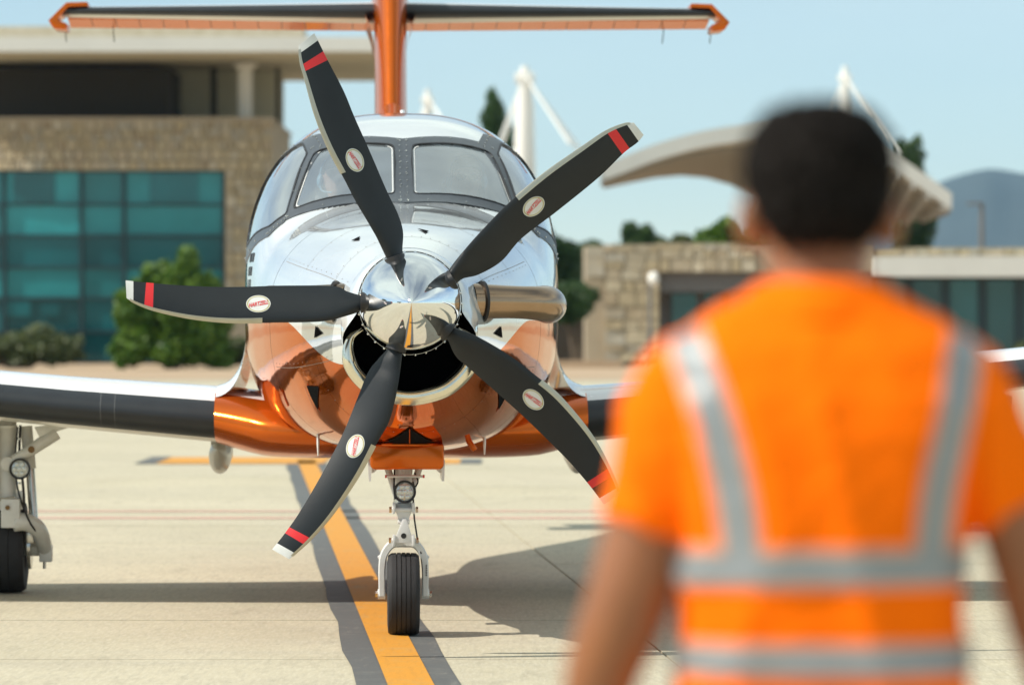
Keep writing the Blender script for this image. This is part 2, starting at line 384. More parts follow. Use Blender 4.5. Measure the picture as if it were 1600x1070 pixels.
strip('red_line', M['redline'], [(x, x + 1.0, 36.4 + 0.1 * x) for x in (-6,)] and [(-9, 9, 36.5), (-9, 9, 36.72)], 0.004)
strip('red_line', M['redline'], [(-9, 9, 35.2), (-9, 9, 35.45)], 0.004)
vb = MB(); vb.add([(-120, 122, 0.0), (150, 122, 0.0), (150, 260, 0.0), (-120, 260, 0.0)], [(0, 1, 2, 3)])
tag(vb.build('verge', M['tan'], smooth=False), kind='structure')

# ------------------------------------------------------------------ aircraft
YAW = math.atan(0.03647); OX, OY = -0.469, 20.05
plane = tag(empty('turboprop_aircraft', (OX, OY, 0), YAW), 'white and orange single-engine turboprop aircraft with five-blade propeller on the apron', 'aircraft')
CA, SA = cos(YAW), sin(YAW)
def loc(px, py, s):
    """photo pixel -> aircraft coordinates on the plane y=s"""
    k = (px - 800) / FPX
    x = (OX - s * SA - k * (OY + s * CA)) / (k * SA - CA)
    t = OY + x * SA + s * CA
    return Vector((x, s, CH + (HZ - py) / FPX * t))
CAMV = Vector(((0 - OX) * CA + (0 - OY) * SA, -(0 - OX) * SA + (0 - OY) * CA, CH))   # camera in aircraft coordinates
HUBZ = 1.695
# s, top, bottom, half width, height of max width, upper exponent, lower exponent
FUS = [(0.72, 1.965, 1.215, 0.330, 1.58, 2.05, 2.1),
       (1.20, 2.055, 1.075, 0.455, 1.60, 2.1, 2.2),
       (1.90, 2.145, 0.965, 0.615, 1.62, 2.15, 2.4),
       (2.60, 2.215, 0.925, 0.735, 1.65, 2.25, 2.6),
       (2.95, 2.268, 0.915, 0.780, 1.66, 2.3, 2.7),
       (3.30, 2.440, 0.910, 0.822, 1.67, 2.4, 2.75),
       (3.70, 2.625, 0.905, 0.856, 1.68, 2.5, 2.8),
       (4.20, 2.755, 0.90, 0.882, 1.69, 2.6, 2.8),
       (4.90, 2.815, 0.90, 0.892, 1.70, 2.65, 2.8),
       (6.5, 2.82, 0.90, 0.892, 1.70, 2.65, 2.8),
       (8.5, 2.80, 0.98, 0.85, 1.75, 2.5, 2.6),
       (10.0, 2.70, 1.30, 0.66, 1.95, 2.3, 2.4),
       (12.0, 2.56, 1.80, 0.36, 2.15, 2.1, 2.2),
       (14.1, 2.42, 2.20, 0.06, 2.30, 2.0, 2.0)]
NR = 168
def section(s, n=NR):
    zt, zb, w, zc, nu, nl = smoothtab(FUS, s); out = []
    for k in range(n):
        a = 2 * pi * k / n; c, q = cos(a), sin(a)
        e = nu if q >= 0 else nl; h = (zt - zc) if q >= 0 else (zc - zb)
        r = (abs(c) ** e + abs(q) ** e) ** (-1 / e)
        out.append(Vector((w * c * r, s, zc + h * q * r)))
    return out
def inside(poly, x, y):
    r = False; n = len(poly)
    for i in range(n):
        x1, y1 = poly[i]; x2, y2 = poly[i - 1]
        if (y1 > y) != (y2 > y) and x < (x2 - x1) * (y - y1) / (y2 - y1) + x1: r = not r
    return r
# full skin for projections
S1 = [0.72 + 0.04 * i for i in range(int((2.42 - 0.72) / 0.04))] + [2.42]
S2 = [2.428 + 0.022 * i for i in range(110)]
S2 += [S2[-1] + 0.25 * i for i in range(1, 38) if S2[-1] + 0.25 * i < 14.0] + [14.1]
r_all = [section(s) for s in S1 + S2]
tmp = MB().loft(r_all)
SKIN = BVHTree.FromPolygons([Vector(v) for v in tmp.v], tmp.f)
def onskin(p, off=0.0):
    q, nrm, _, _ = SKIN.find_nearest(Vector(p))
    c = Vector((0, q.y, 1.7))
    if nrm.dot(q - c) < 0: nrm = -nrm
    return q + nrm * off
def cast(px, py):
    d = (loc(px, py, 3.0) - CAMV).normalized()
    h, n, _, _ = SKIN.ray_cast(CAMV, d)
    return h if h is not None else loc(px, py, 4.0)
def dens(loop, per=8, curve=False):
    out = []; n = len(loop)
    for i in range(n):
        a, b = Vector(loop[i]), Vector(loop[(i + 1) % n])
        for k in range(per): out.append(a.lerp(b, k / per))
    return out
def roundloop(loop, r, per=5):
    out = []; n = len(loop)
    for i in range(n):
        p, a, b = Vector(loop[i]), Vector(loop[i - 1]), Vector(loop[(i + 1) % n])
        u = (a - p); v = (b - p); ra = min(r, u.length * .45); rb = min(r, v.length * .45)
        A, B = p + u.normalized() * ra, p + v.normalized() * rb
        for k in range(per):
            t = k / (per - 1); out.append(A * (1 - t) ** 2 + p * 2 * t * (1 - t) + B * t * t)
        for k in range(1, 6): out.append(B.lerp(Vector(loop[(i + 1) % n]) + (p - Vector(loop[(i + 1) % n])).normalized() * min(r, v.length * .45), k / 6))
    return out
def skinpatch(name, loop, m, off, parent=plane, rings=6, smooth=True):
    c = sum(loop, Vector()) / len(loop); b = MB()
    R = [[onskin(p.lerp(c, k / rings), off) for p in loop] for k in range(rings)]
    b.loft(R); n0 = len(b.v); b.v.append(tuple(onskin(c, off))); k = (rings - 1) * len(loop)
    for j in range(len(loop)): b.f.append((k + j, k + (j + 1) % len(loop), n0)); b.m.append(0)
    return b.build(name, m, parent, smooth, 60)
def skinring(name, inner, outer, m, off, parent=plane, off_in=None):
    b = MB(); n = len(inner); R = []
    oi = off if off_in is None else off_in
    R.append([onskin(p, -0.02) for p in inner]); 
    for k in range(5): R.append([onskin(p.lerp(q, k / 4), oi + (off - oi) * k / 4) for p, q in zip(inner, outer)])
    R.append([onskin(q, -0.004) for q in outer])
    b.loft(R); return b.build(name, m, parent, True, 40)

# windscreen panes: cast the photo outline of the left pane, mirror it
def mir(L): return [Vector((-p.x, p.y, p.z)) for p in L][::-1]
gl_px = [(620.5, 229), (493.5, 240), (460, 329), (620.5, 305.5)]
fr_px = [(633.5, 218.5), (486, 231), (444.5, 346), (633.5, 318)]
cen = lambda L: [Vector((p.x + 0.006, p.y, p.z)) for p in L]
gl3 = [cast(*p) for p in gl_px]; fr3 = [cast(*p) for p in fr_px]
for p in (fr3[0], fr3[3]): p.x = 0.0
gl3[0].x = gl3[3].x = -0.052
front_in_L = roundloop(gl3, 0.05)
def outer_like(inner_corners, outer_corners):      # same sampling as roundloop, sharp corners
    return roundloop(outer_corners, 0.002)
front_out_L = outer_like(gl3, fr3)
# side windows in the (s, z) side view
sw = [(3.33, 2.07), (3.735, 2.50), (4.12, 2.60), (4.42, 2.52), (4.55, 2.16), (4.05, 2.02)]
swo = [(3.22, 1.98), (3.685, 2.535), (4.10, 2.66), (4.50, 2.58), (4.66, 2.11), (4.05, 1.945)]
def sideloop(P, sgn): return [onskin(Vector((sgn * 1.0, s, z))) for s, z in P]
def side3(P, sgn):
    out = []
    for s, z in P:
        h, n, _, _ = SKIN.ray_cast(Vector((sgn * 3, s, z)), Vector((-sgn, 0, 0))); out.append(h)
    return out
loops = {}
loops['fl'] = (front_in_L, front_out_L)
loops['fr'] = (mir(front_in_L), mir(front_out_L))
# keep matched order for mirrored loops: reverse both identically
s_in = roundloop([cast(450, 335), cast(480, 243)] + side3([(4.10, 2.60), (4.42, 2.52), (4.55, 2.16), (4.10, 2.03)], -1) + [cast(424, 354)], 0.04)
s_out = roundloop([cast(446, 347), cast(512, 226)] + side3([(4.10, 2.66), (4.50, 2.58), (4.66, 2.11), (4.10, 1.93)], -1) + [cast(420, 370)], 0.02)
loops['sl'] = (s_in, s_out); loops['sr'] = (mir(s_in), mir(s_out))
hole_f = [[(lambda r: (r.x, r.z))(p.lerp(q, .35)) for p, q in zip(*loops[k])] for k in ('fl', 'fr')]
hole_s = [(lambda r: (r.y, r.z))(p.lerp(q, .3)) for p, q in zip(s_in, s_out)]
def cut(ring_s, rings):
    b = MB(); b.loft(rings); f2 = []
    for f in b.f:
        c = sum((Vector(b.v[i]) for i in f), Vector()) / len(f)
        kill = False
        if 2.6 < c.y < 4.0 and c.z > 2.0 and any(inside(h, c.x, c.z) for h in hole_f) and abs(c.x) < 0.72: kill = True
        if 3.0 < c.y < 4.8 and abs(c.x) > 0.45 and inside(hole_s, c.y, c.z): kill = True
        if not kill: f2.append(f)
    b.f = f2; b.m = [0] * len(f2); return b
fus = cut(S2, [section(s) for s in S2]).build('fuselage', M['livery'], plane, True, 50)
cow_b = MB().loft([section(s) for s in S1])
cow_b.build('engine_cowling', M['livery'], plane, True, 50)
MB().loft([[p * 1.0 for p in section(2.415)], [Vector((p.x * .985, 2.43, 1.65 + (p.z - 1.65) * .985)) for p in section(2.43)]]).build('cowling_seam', M['seal'], plane)
for k, nm in (('fl', 'windscreen'), ('fr', 'windscreen'), ('sl', 'side_window'), ('sr', 'side_window')):
    gi, go = loops[k]
    w = skinpatch(nm, gi, M['glass'], 0.002)
    skinring('window_frame', gi, go, M['darkgrey'], 0.007 if nm == 'windscreen' else 0.005, w, 0.009)
    c = sum(gi, Vector()) / len(gi)
    if nm == 'windscreen':
        for i0, i1 in ((11, 24), (31, 44)):
            ids = [(i % 40) if k == 'fl' else 39 - (i % 40) for i in range(i0, i1)]
            MB().loft([[onskin(gi[i].lerp(c, f), 0.0045) for f in (.018, .03, .045)] for i in ids], closed=False).build('pane_edge', M['gear'], w)
    skinring('window_seal', gi, [p + (q - p).normalized() * 0.011 for p, q in zip(gi, go)], M['seal'], 0.0125, w)
# rivets along the frame (one joined part)
rb = MB()
def rivet(p, r=0.0045):
    q = onskin(p, 0.009); rb.ball(q, r, 6, 4)
for k in range(13):
    for xo in (-0.012, 0.012):
        a = fr3[0].lerp(fr3[3], (k + .5) / 13); rivet(Vector((xo * 1.6, a.y, a.z)))
for L in (loops['fl'], loops['fr'], loops['sl'], loops['sr']):
    for i in range(0, len(L[0]), 2):
        rivet(L[0][i].lerp(L[1][i], 0.72))
tag(rb.build('rivets', M['steel'], plane), kind='stuff')
# cabin windows
for sg in (-1, 1):
    for k in range(5 if sg > 0 else 4):
        s0 = 5.5 + 0.75 * k
        P = [(s0 + 0.17 * cos(2 * pi * a / 20), 2.12 + 0.22 * sin(2 * pi * a / 20)) for a in range(20)]
        skinpatch('cabin_window', side3(P, sg), M['seal'], 0.004, rings=3)

# nose ring that closes the cowling round the spinner, with the chin inlet left open
def sec_polar(s, th):
    c = Vector((0, s, HUBZ)); L = section(s, 240); best = None; bd = 9
    d = Vector((cos(th), 0, sin(th)))
    for p in L:
        a = atan2(p.z - HUBZ, p.x); e = abs((a - th + pi) % (2 * pi) - pi)
        if e < bd: bd = e; best = p
    return (best - c).length
rings = [[], [], [], []]; NT_ = 120
for k in range(NT_):
    th = -pi / 2 + 2 * pi * k / NT_
    ro = sec_polar(0.72, th); down = abs((th + pi / 2 + pi) % (2 * pi) - pi)   # angle from straight down
    u = min(max((down - radians(62)) / radians(22), 0), 1); u = u * u * (3 - 2 * u)
    ri = (ro - 0.004) * (1 - u) + 0.2515 * u
    d = Vector((cos(th), 0, sin(th)))
    for q, (f, so) in enumerate(((0, 0.72), (0.35, 0.655), (0.8, 0.605), (1.0, 0.597))):
        rings[q].append(Vector((0, so if u > 0.01 else 0.72 - (0.72 - so) * 0.1, HUBZ)) + d * (ro + (ri - ro) * f))
MB().loft(rings).build('cowling_nose_ring', M['livery'], plane, True, 60)
ib = MB(); ib.loft([[Vector((p.x * .99, 0.725, 1.6 + (p.z - 1.6) * .99)) for p in section(0.72)], [Vector((p.x * .8, 1.1, 1.58 + (p.z - 1.6) * .8)) for p in section(0.72)]], cap1=True)
ib.build('inlet_duct', M['black'], plane)
lip = catmull([loc(x, y, 0.70) for x, y in [(566, 514), (549, 527), (545, 550), (552, 576), (573, 600), (600, 614), (641, 621), (684, 613), (709, 599), (731, 575), (738, 549), (733, 526), (716, 513)]], 60)
lip = [Vector((p.x, 0.70, p.z)) for p in lip]
lr = [0.010 + 0.029 * min(1, 6 * min(i, 59 - i) / 59) for i in range(60)]
MB().tube(lip, lr, 14).build('inlet_lip', M['lip'], plane)

# spinner and backplate
def lathe(b, prof, n=64, m=0, cx=0, cz=HUBZ):
    b.loft([[Vector((cx + r * cos(2 * pi * k / n), s, cz + r * sin(2 * pi * k / n))) for k in range(n)] for s, r in prof], True, True, True, m); return b
prof = [(0.0 + 0.50 * t, 0.243 * (1 - (1 - t) ** 1.85) ** 0.86 + 0.001) for t in [(i / 40) ** 1.5 for i in range(41)]]
lathe(MB(), prof + [(0.545, 0.2445)], 96).build('spinner', M['chrome'], plane, True, 60)
lathe(MB(), [(0.5455, 0.20), (0.546, 0.246), (0.59, 0.2475), (0.592, 0.2)], 96).build('spinner_backplate', M['steel'], plane)
rb = MB()
for k in range(30):
    a = 2 * pi * k / 30; rb.ball((0.2475 * cos(a), 0.568, HUBZ + 0.2475 * sin(a)), 0.0065, 8, 5)
tag(rb.build('backplate_rivets', M['chrome'], plane), kind='stuff')

# propeller blades: outlines measured as leading / trailing edges root -> tip
BL = [
 dict(le=[(612, 418), (604, 402), (590, 374), (575, 348), (555, 314), (538, 281), (513, 234), (492, 181), (476.5, 125), (469, 98), (466.5, 72)],
      te=[(632, 420), (629, 391), (630, 362), (622, 334), (605, 299), (576, 232), (554, 183), (537, 142), (513, 96), (498, 66), (491, 52)]),
 dict(le=[(694, 436), (706, 416), (731, 384), (762, 350), (795, 317), (850, 271), (906, 232), (945, 206), (974, 194), (990, 192)],
      te=[(706, 452), (722, 436), (748, 429), (784, 408), (816, 372), (872, 329), (936, 277), (975, 239), (996, 223), (1006, 211)]),
 dict(le=[(580, 480), (566, 484), (548, 491), (505, 502), (428, 504), (360, 504), (300, 498), (244, 486), (214, 475), (198, 466)],
      te=[(580, 464), (566, 462), (542, 455), (522, 447), (447, 446), (380, 448), (330, 448), (270, 445), (225, 441), (196, 438)]),
 dict(le=[(632, 530), (628, 553), (622, 601), (609, 655), (590, 690), (560, 745), (521, 802), (486, 842), (452, 873)],
      te=[(616, 528), (608, 542), (592, 560), (575, 582), (557, 626), (536, 677), (505, 737), (470, 797), (445, 833), (425, 858)]),
 dict(le=[(698, 508), (712, 513), (750, 528), (800, 558), (831, 582), (868, 612), (899, 646), (925, 680), (946, 716), (962, 752), (968, 772)],
      te=[(688, 522), (699, 530), (712, 556), (733, 575), (783, 619), (824, 656), (878, 709), (902, 735), (926, 764), (944, 788)]),
]
SP = 0.40
def airfoil(LE, TE, nrm, thick, n=18):
    """closed ring from LE to TE and back, thickness along nrm"""
    out = []; ch = TE - LE
    for k in range(n):
        a = 2 * pi * k / n; u = 0.5 - 0.5 * cos(a)
        y = 5 * thick * (0.2969 * sqrt(u) - 0.126 * u - 0.3516 * u * u + 0.2843 * u ** 3 - 0.1036 * u ** 4)
        out.append(LE + ch * u + nrm * y * (1 if a < pi else -1) * ch.length + nrm * 0.03 * ch.length * sin(pi * u))
    return out
NB = 60
for bi, B in enumerate(BL):
    L = catmull([loc(x, y, SP) for x, y in B['le']], NB); T = catmull([loc(x, y, SP) for x, y in B['te']], NB)
    rings = []; strip_r = []
    for k in range(NB):
        t = k / (NB - 1); le, te = L[k].copy(), T[k].copy()
        w = (te - le).length; pit = radians(52 - 30 * t)
        dd = w * tan(pit) * (0.25 + 0.35 * min(1, t * 6))
        le.y = SP - dd * .5; te.y = SP + dd * .5
        rad = ((L[min(k + 1, NB - 1)] + T[min(k + 1, NB - 1)]) - (L[max(k - 1, 0)] + T[max(k - 1, 0)])).normalized()
        nr = (te - le).cross(rad).normalized()
        if nr.y > 0: nr = -nr
        th = 0.55 * max(0, 1 - t * 7) + 0.20 * (1 - t) ** 1.5 + 0.06
        if k >= NB - 2: th *= 0.6
        rings.append(airfoil(le, te, nr, th)); strip_r.append((le, te, nr, w))
    def bm_(i, j):
        t = i / (NB - 1)
        return 2 if t > 0.955 else (0 if t > 0.915 else (1 if t > 0.875 else 0))
    bo = MB().loft(rings, True, True, True, bm_).build('propeller_blade', [M['blade'], M['red'], M['tipwhite']], plane, True, 45)
    # nickel leading-edge strip over the outer half
    sb = MB(); R = []
    for k in range(int(NB * 0.44), NB - 1):
        le, te, nr, w = strip_r[k]; rg = rings[k]; n = len(rg); fw = (le - te).normalized()
        arc = [rg[(i) % n] for i in (-2, -1, 0, 1, 2)]
        cc = le.lerp(te, .3)
        R.append([p + (p - cc).normalized() * 0.0035 for p in arc])
    sb.loft(R, closed=False).build('leading_edge_strip', M['nickel'], bo, True, 60)
    # blade collar at the spinner
    # oval maker's decal
    kk = int(NB * (0.475 if bi != 2 else 0.455)); le, te, nr, w = strip_r[kk]
    if bi == 0: fr_ = 0.50
    rad = ((L[kk + 2] + T[kk + 2]) - (L[kk - 2] + T[kk - 2])); rad.y = 0; rad.normalize()
    chd = (te - le).normalized(); rad = (rad - chd * rad.dot(chd)).normalized()
    nn = rad.cross(chd).normalized(); nn = nn if nn.y < 0 else -nn
    bme = bo.data; bv = BVHTree.FromPolygons([v.co.copy() for v in bme.vertices], [tuple(p.vertices) for p in bme.polygons])
    ctr = le.lerp(te, 0.52)
    def onblade(u, v, off):
        p = ctr + rad * u + chd * v - Vector((0, 0.3, 0)); h, n_, _, _ = bv.ray_cast(p, Vector((0, 1, 0)))
        if h is None: h, n_, _, _ = bv.find_nearest(ctr + rad * u + chd * v)
        return h - Vector((0, off, 0))
    ob = MB(); A_, Bq = 0.058, 0.045
    R = [[onblade(A_ * q * cos(2 * pi * k / 36), Bq * q * sin(2 * pi * k / 36), 0.0022) for k in range(36)] for q in (1, .75, .5, .25, .02)]
    ob.loft(R, cap1=True).build('blade_decal', M['decal'] if 'decal' in M else M['tipwhite'], bo, True, 60)
    ob = MB(); R = [[onblade(A_ * q * cos(2 * pi * k / 36), Bq * q * sin(2 * pi * k / 36), 0.0030) for k in range(36)] for q in (.93, .84)]
    if 'goldring' not in M: M['goldring'] = mat('decal_gold_print', (0.42, 0.38, 0.16), 0.5)
    ob.loft(R).build('decal_ring', M['goldring'], bo, True, 60)
    cu = bpy.data.curves.new('decal_text', 'FONT'); cu.body = 'HARTZELL'; cu.size = 0.026; cu.align_x = 'CENTER'; cu.align_y = 'CENTER'; cu.shear = 0.2; cu.resolution_u = 2; cu.offset = 0.0006
    to = bpy.data.objects.new('decal_text', cu); COL.objects.link(to)
    dg = bpy.context.evaluated_depsgraph_get(); me = bpy.data.meshes.new_from_object(to.evaluated_get(dg)); bpy.data.objects.remove(to)
    xs = [v.co.x for v in me.vertices]; wid = max(xs) - min(xs)
    sgn = -1 if bi in (2, 3) else 1
    for v in me.vertices:
        u = v.co.x / wid * 0.092; q = v.co.y * 1.15 + u * 0.22
        # text runs along the blade, upright as seen from the front
        right = rad * sgn; upv = -chd if (-chd).z > 0 else chd
        if bi in (0, 4): right = -rad if bi == 0 else rad
        if bi == 0: upv = chd if chd.x > 0 else -chd
        p3 = right * u + upv * q
        v.co = onblade(p3.dot(rad), p3.dot(chd), 0.0038)
    me.materials.clear(); me.materials.append(M['red'])
    tx = bpy.data.objects.new('decal_text', me); COL.objects.link(tx); tx.parent = bo
    # dark rubber root cuff / collar
    a = (L[1] + T[1]) / 2; dirr = Vector((a.x, 0, a.z - HUBZ)).normalized()
    side = Vector((-dirr.z, 0, dirr.x))
    cb = MB(); c0 = Vector((0, 0.40, HUBZ)) + dirr * 0.236
    cb.loft([[c0 + dirr * h + side * (0.050 * cos(2 * pi * k / 24)) * f + Vector((0, 0.085 * sin(2 * pi * k / 24) * f, 0)) for k in range(24)] for h, f in ((-0.03, 1), (-0.002, 1.0), (0.0005, .92))], True, False, True)
    cb.build('blade_collar', M['seal'], bo)

# exhaust stacks
for sg in (-1, 1):
    path = catmull([(sg * 0.30, 0.86, 1.705), (sg * 0.42, 0.90, 1.705), (sg * 0.545, 0.95, 1.702), (sg * 0.635, 1.02, 1.698), (sg * 0.682, 1.14, 1.695), (sg * 0.70, 1.32, 1.69), (sg * 0.705, 1.46, 1.688)], 30)
    rr = [0.090 - 0.010 * sin(pi * min(1, i / 16)) for i in range(30)]
    b = MB(); b.tube(path, rr, 28, cap=False); b.tube(path[::-1], [r - 0.006 for r in rr[::-1]], 28, cap=False)
    ex = b.build('exhaust_stack', M['exhaust'], plane)
    q = [p for p in path[2:5]]
    MB().tube([path[2] - (path[3] - path[2]).normalized() * 0.004, path[2] + (path[3] - path[2]).normalized() * 0.008], 0.102, 28).build('exhaust_gasket', M['seal'], ex)

# cowling vents, scoops and small fittings (black openings with an orange lip)
def vent(px_list, name='cowl_vent', m=None, off=0.004, dn=4):
    L = dens([cast(*p) for p in px_list], dn); return skinpatch(name, L, m or M['black'], off, rings=3)
vent([(549, 377), (563, 370), (561, 376)]); vent([(652, 358), (670, 362), (665, 365)])
for sg in (-1, 1):
    def q(x, y): return (638 + sg * (638 - x), y)
    v = vent([q(480, 602), q(499, 603), q(498, 640)])
    vent([q(477, 600), q(480, 602), q(498, 640), q(499, 646)], 'vent_lip', M['orange'], 0.010).parent = v
    v = vent([q(494, 509), q(505, 521), q(492, 528)])
    vent([(x, y) for x, y in [q(437, 606), q(443, 612), q(451, 634), q(448, 636), q(441, 622)]], 'oval_vent', M['orange'], 0.006)
so = vent([(600, 689), (616, 683), (630, 674), (640, 667), (650, 674), (664, 683), (680, 689)], 'chin_scoop_opening', M['black'], 0.006)
MB().tube([onskin(cast(598 + 84 * i / 12, 691), 0.012) for i in range(13)], 0.008, 8).build('scoop_lip', M['orange'], so)
MB().tube([onskin(cast(640, 690), 0.01), onskin(cast(640, 668), 0.01)], 0.003, 6).build('scoop_divider', M['orange'], so)
# panel lines and fasteners on the cowling
fast = MB()
def panel_line(pts, w=0.0014, fst=True):
    P = [onskin(p, 0.0012) for p in pts]; R = []
    for i, p in enumerate(P):
        t = (P[min(i + 1, len(P) - 1)] - P[max(i - 1, 0)]).normalized(); c = Vector((0, p.y, 1.65)); n = (p - c).normalized(); q = t.cross(n).normalized()
        R.append([p - q * w, p + q * w])
        if fst and i % 3 == 0: fast.ball(onskin(p + q * 0.02, 0.0002), 0.0026, 6, 4)
    MB().loft(R, closed=False).build('panel_line', M['panelgrey'], plane, True, 60)
M['panelgrey'] = mat('panel_gap', (0.24, 0.22, 0.20), 0.6)
for sg in (-1, 1):
    panel_line([Vector((sg * 2, 0.80 + 1.55 * i / 40, 1.90 + 0.02 * i / 40)) if False else section(0.80 + 1.55 * i / 40)[14 if sg > 0 else 70] for i in range(41)])
    panel_line([section(0.95 + 1.40 * i / 40)[158 if sg > 0 else 94] for i in range(41)])
    panel_line([section(1.72)[(k if sg > 0 else 84 - k) % 168] for k in range(14, 42)])
    panel_line([section(1.30)[(k if sg > 0 else 84 - k) % 168] for k in range(-38, -9)])
panel_line([section(1.02)[k] for k in range(14, 71)])
tag(fast.build('fasteners', M['panelgrey'], plane), kind='stuff')
# nose gear fairing box
fb = MB(); P = [(-0.187, 0.880), (-0.172, 0.862), (0.172, 0.862), (0.187, 0.880), (0.187, 0.99), (-0.187, 0.99)]
fb.prism(P, 1.66, 2.45); fb.build('nose_gear_fairing', M['orange'], plane, True, 30, 0.012)
for sg in (-1, 1):
    MB().loft([[Vector((sg * 0.175, s, z)) for s in (1.85, 2.35)] for z in (0.90, 0.80)], closed=False).build
    d = MB(); d.prism([(sg * 0.178, 0.90), (sg * 0.196, 0.90), (sg * 0.192, 0.795), (sg * 0.181, 0.795)], 1.88, 2.36)
    dd = d.build('nose_gear_door', M['gear'], plane, True, 30)
    d = MB(); d.prism([(sg * 0.178, 0.87), (sg * 0.135, 0.868), (sg * 0.165, 0.84), (sg * 0.178, 0.835)], 1.90, 1.93); d.build('door_hinge', M['gear'], dd, True, 30)
for x, y in ((497, 702), (757, 700)):
    p = loc(x, y - 10, 2.6); q = loc(x, y + 10, 2.6)
    a = MB(); a.loft([[Vector((p.x + dx, s, z)) for dx, s in ((-.008 * f, 2.6), (0, 2.57), (.008 * f, 2.6), (0, 2.72))] for z, f in ((p.z + .05, 1), (p.z, 1), (q.z, .4))], True, True, True)
    a.build('blade_antenna', M['gear'], plane)
p0, p1 = loc(733, 690, 2.2), loc(742, 703, 2.2)
MB().tube([p0 + Vector((0, 0.1, 0.05)), p0, p1], 0.016, 12).build('drain_tube', M['orange'], plane)
# roof aerial
MB().tube([(0.02, 5.6, 2.80), (0.02, 5.6, 2.87)], [0.02, 0.012], 8).build('roof_antenna', M['white'], plane)
# side lettering: dark blocks, cut by the body's edge in the photo
for k, (dz, L) in enumerate(((0.0, 0.10), (-0.075, 0.09), (-0.145, 0.07))):
    for s0 in (3.48, 3.62):
        P = [(s0, 1.985 + dz), (s0 + L, 1.985 + dz), (s0 + L - .02, 1.935 + dz), (s0 - .02, 1.935 + dz)]
        skinpatch('registration_letter', dens(side3(P, -1), 3), M['seal'], 0.003, rings=2)

# ---- wing
def foil(u):  # half thickness ratio
    return 5 * (0.2969 * sqrt(u) - 0.126 * u - 0.3516 * u * u + 0.2843 * u ** 3 - 0.1036 * u ** 4)
US = [0, .003, .01, .02, .035, .05, .065, .085, .11, .15, .2, .28, .38, .5, .62, .75, .88, 1.0]
def wing_ring(x, les, lez, ch, tk, inc=2.0):
    up = [(u, tk * foil(u) + 0.02 * sin(pi * u)) for u in US]; lo = [(u, -tk * foil(u) * .9 + 0.02 * sin(pi * u)) for u in US[::-1][:-1]]
    out = []
    for u, h in up + lo:
        y = u * ch; z = h * ch - tan(radians(inc)) * y
        out.append(Vector((x, les + y, lez + z)))
    return out
NU = len(US)
def wing_m(i, j):
    u = US[min(j, NU - 1)] if j < NU else US[max(0, 2 * NU - 2 - j - 1)]
    top = j < NU - 1
    if top: return 1 if j < 5 else 0            # 1 boot, 0 white
    jj = 2 * NU - 2 - j                          # lower index from LE
    return 1 if jj <= 6 else 2
WS = [(1.06, 4.32, 1.055, 2.15, 0.160), (1.9, 4.36, 1.125, 1.98, 0.160), (2.6, 4.40, 1.195, 1.86, 0.158), (4.5, 4.52, 1.43, 1.52, 0.15), (6.5, 4.65, 1.70, 1.18, 0.14), (7.75, 4.73, 1.86, 0.95, 0.13), (8.1, 4.95, 2.02, 0.6, 0.12)]
for sg in (-1, 1):
    rg = [wing_ring(x, *lin(WS, x)) for x in [1.06 + 0.12 * i for i in range(57)] + [8.0, 8.1]]
    rg = [[Vector((sg * p.x, p.y, p.z)) for p in r] for r in rg]
    w = MB().loft(rg, True, True, True, wing_m).build('wing', [M['white'], M['boot'], M['offwhite']], plane, True, 40)
    for bx in (1.62, 1.70):
        b = MB(); r0 = [wing_ring(xx, *lin(WS, xx)) for xx in (bx, bx + 0.006)]
        b.loft([[Vector((sg * p.x, p.y - 0.002, p.z)) for p in (r[-6:] + r[:6])] for r in r0], closed=False); b.build('boot_seam', M['seamgrey'], w)
    # centre section / root fairing in orange
    CS = [(0.0, 4.02, 0.985, 2.9, 0.135), (0.45, 4.03, 0.985, 2.85, 0.138), (0.75, 4.10, 0.995, 2.65, 0.148), (0.92, 4.22, 1.025, 2.4, 0.158), (1.06, 4.318, 1.054, 2.155, 0.162)]
    rg = [wing_ring(x, *smoothtab(CS, x)) for x in [1.06 * i / 16 for i in range(17)]]
    rg = [[Vector((sg * p.x, p.y, p.z)) for p in r] for r in rg]
    MB().loft(rg, True, False, False, lambda i, j: 0 if (j < 8 or j >= NU * 2 - 2 - 9) else (1 if j < NU - 1 else 2)).build('wing_root_fairing', [M['orange'], M['white'], M['offwhite']], plane, True, 50)
    # white fillet between wing and fuselage
    R = []
    for i in range(14):
        s = 4.47 + 1.6 * i / 13; u = (s - 4.32) / 2.15
        zt = 1.055 + 2.15 * (0.16 * foil(max(u, 0.001)) + 0.02 * sin(pi * u)) - tan(radians(2)) * (s - 4.32)
        a, b_ = Vector((0.885, s, zt + 0.33)), Vector((1.055, s, zt + 0.004)); c = Vector((0.905, s, zt + 0.03))
        R.append([Vector((sg * p.x, p.y, p.z)) for p in [a * (1 - t) ** 2 + c * 2 * t * (1 - t) + b_ * t * t for t in [k / 10 for k in range(11)]]])
    MB().loft(R, closed=False).build('wing_fillet', M['white'], plane, True, 60)
    # flap track fairings
    for xf in (1.07, 3.6):
        z0 = 0.80 + (0.07 * (xf - 1.07))
        b = MB(); b.loft([[Vector((sg * xf + 0.066 * f * cos(2 * pi * k / 20), s, z0 + zo + (0.10 * f) * sin(2 * pi * k / 20))) for k in range(20)] for s, f, zo in ((5.2, .05, .06), (5.25, .45, .05), (5.4, .85, .02), (5.7, 1, 0), (6.3, .95, 0.02), (6.8, .4, .1), (6.9, .05, .12))], True, True, True)
        b.build('flap_track_fairing', M['offwhite'], plane)
        b = MB(); b.box((sg * xf, 5.9, z0 + 0.10), (0.09, 0.9, 0.18)); b.build('flap_track_mount', M['offwhite'], plane)
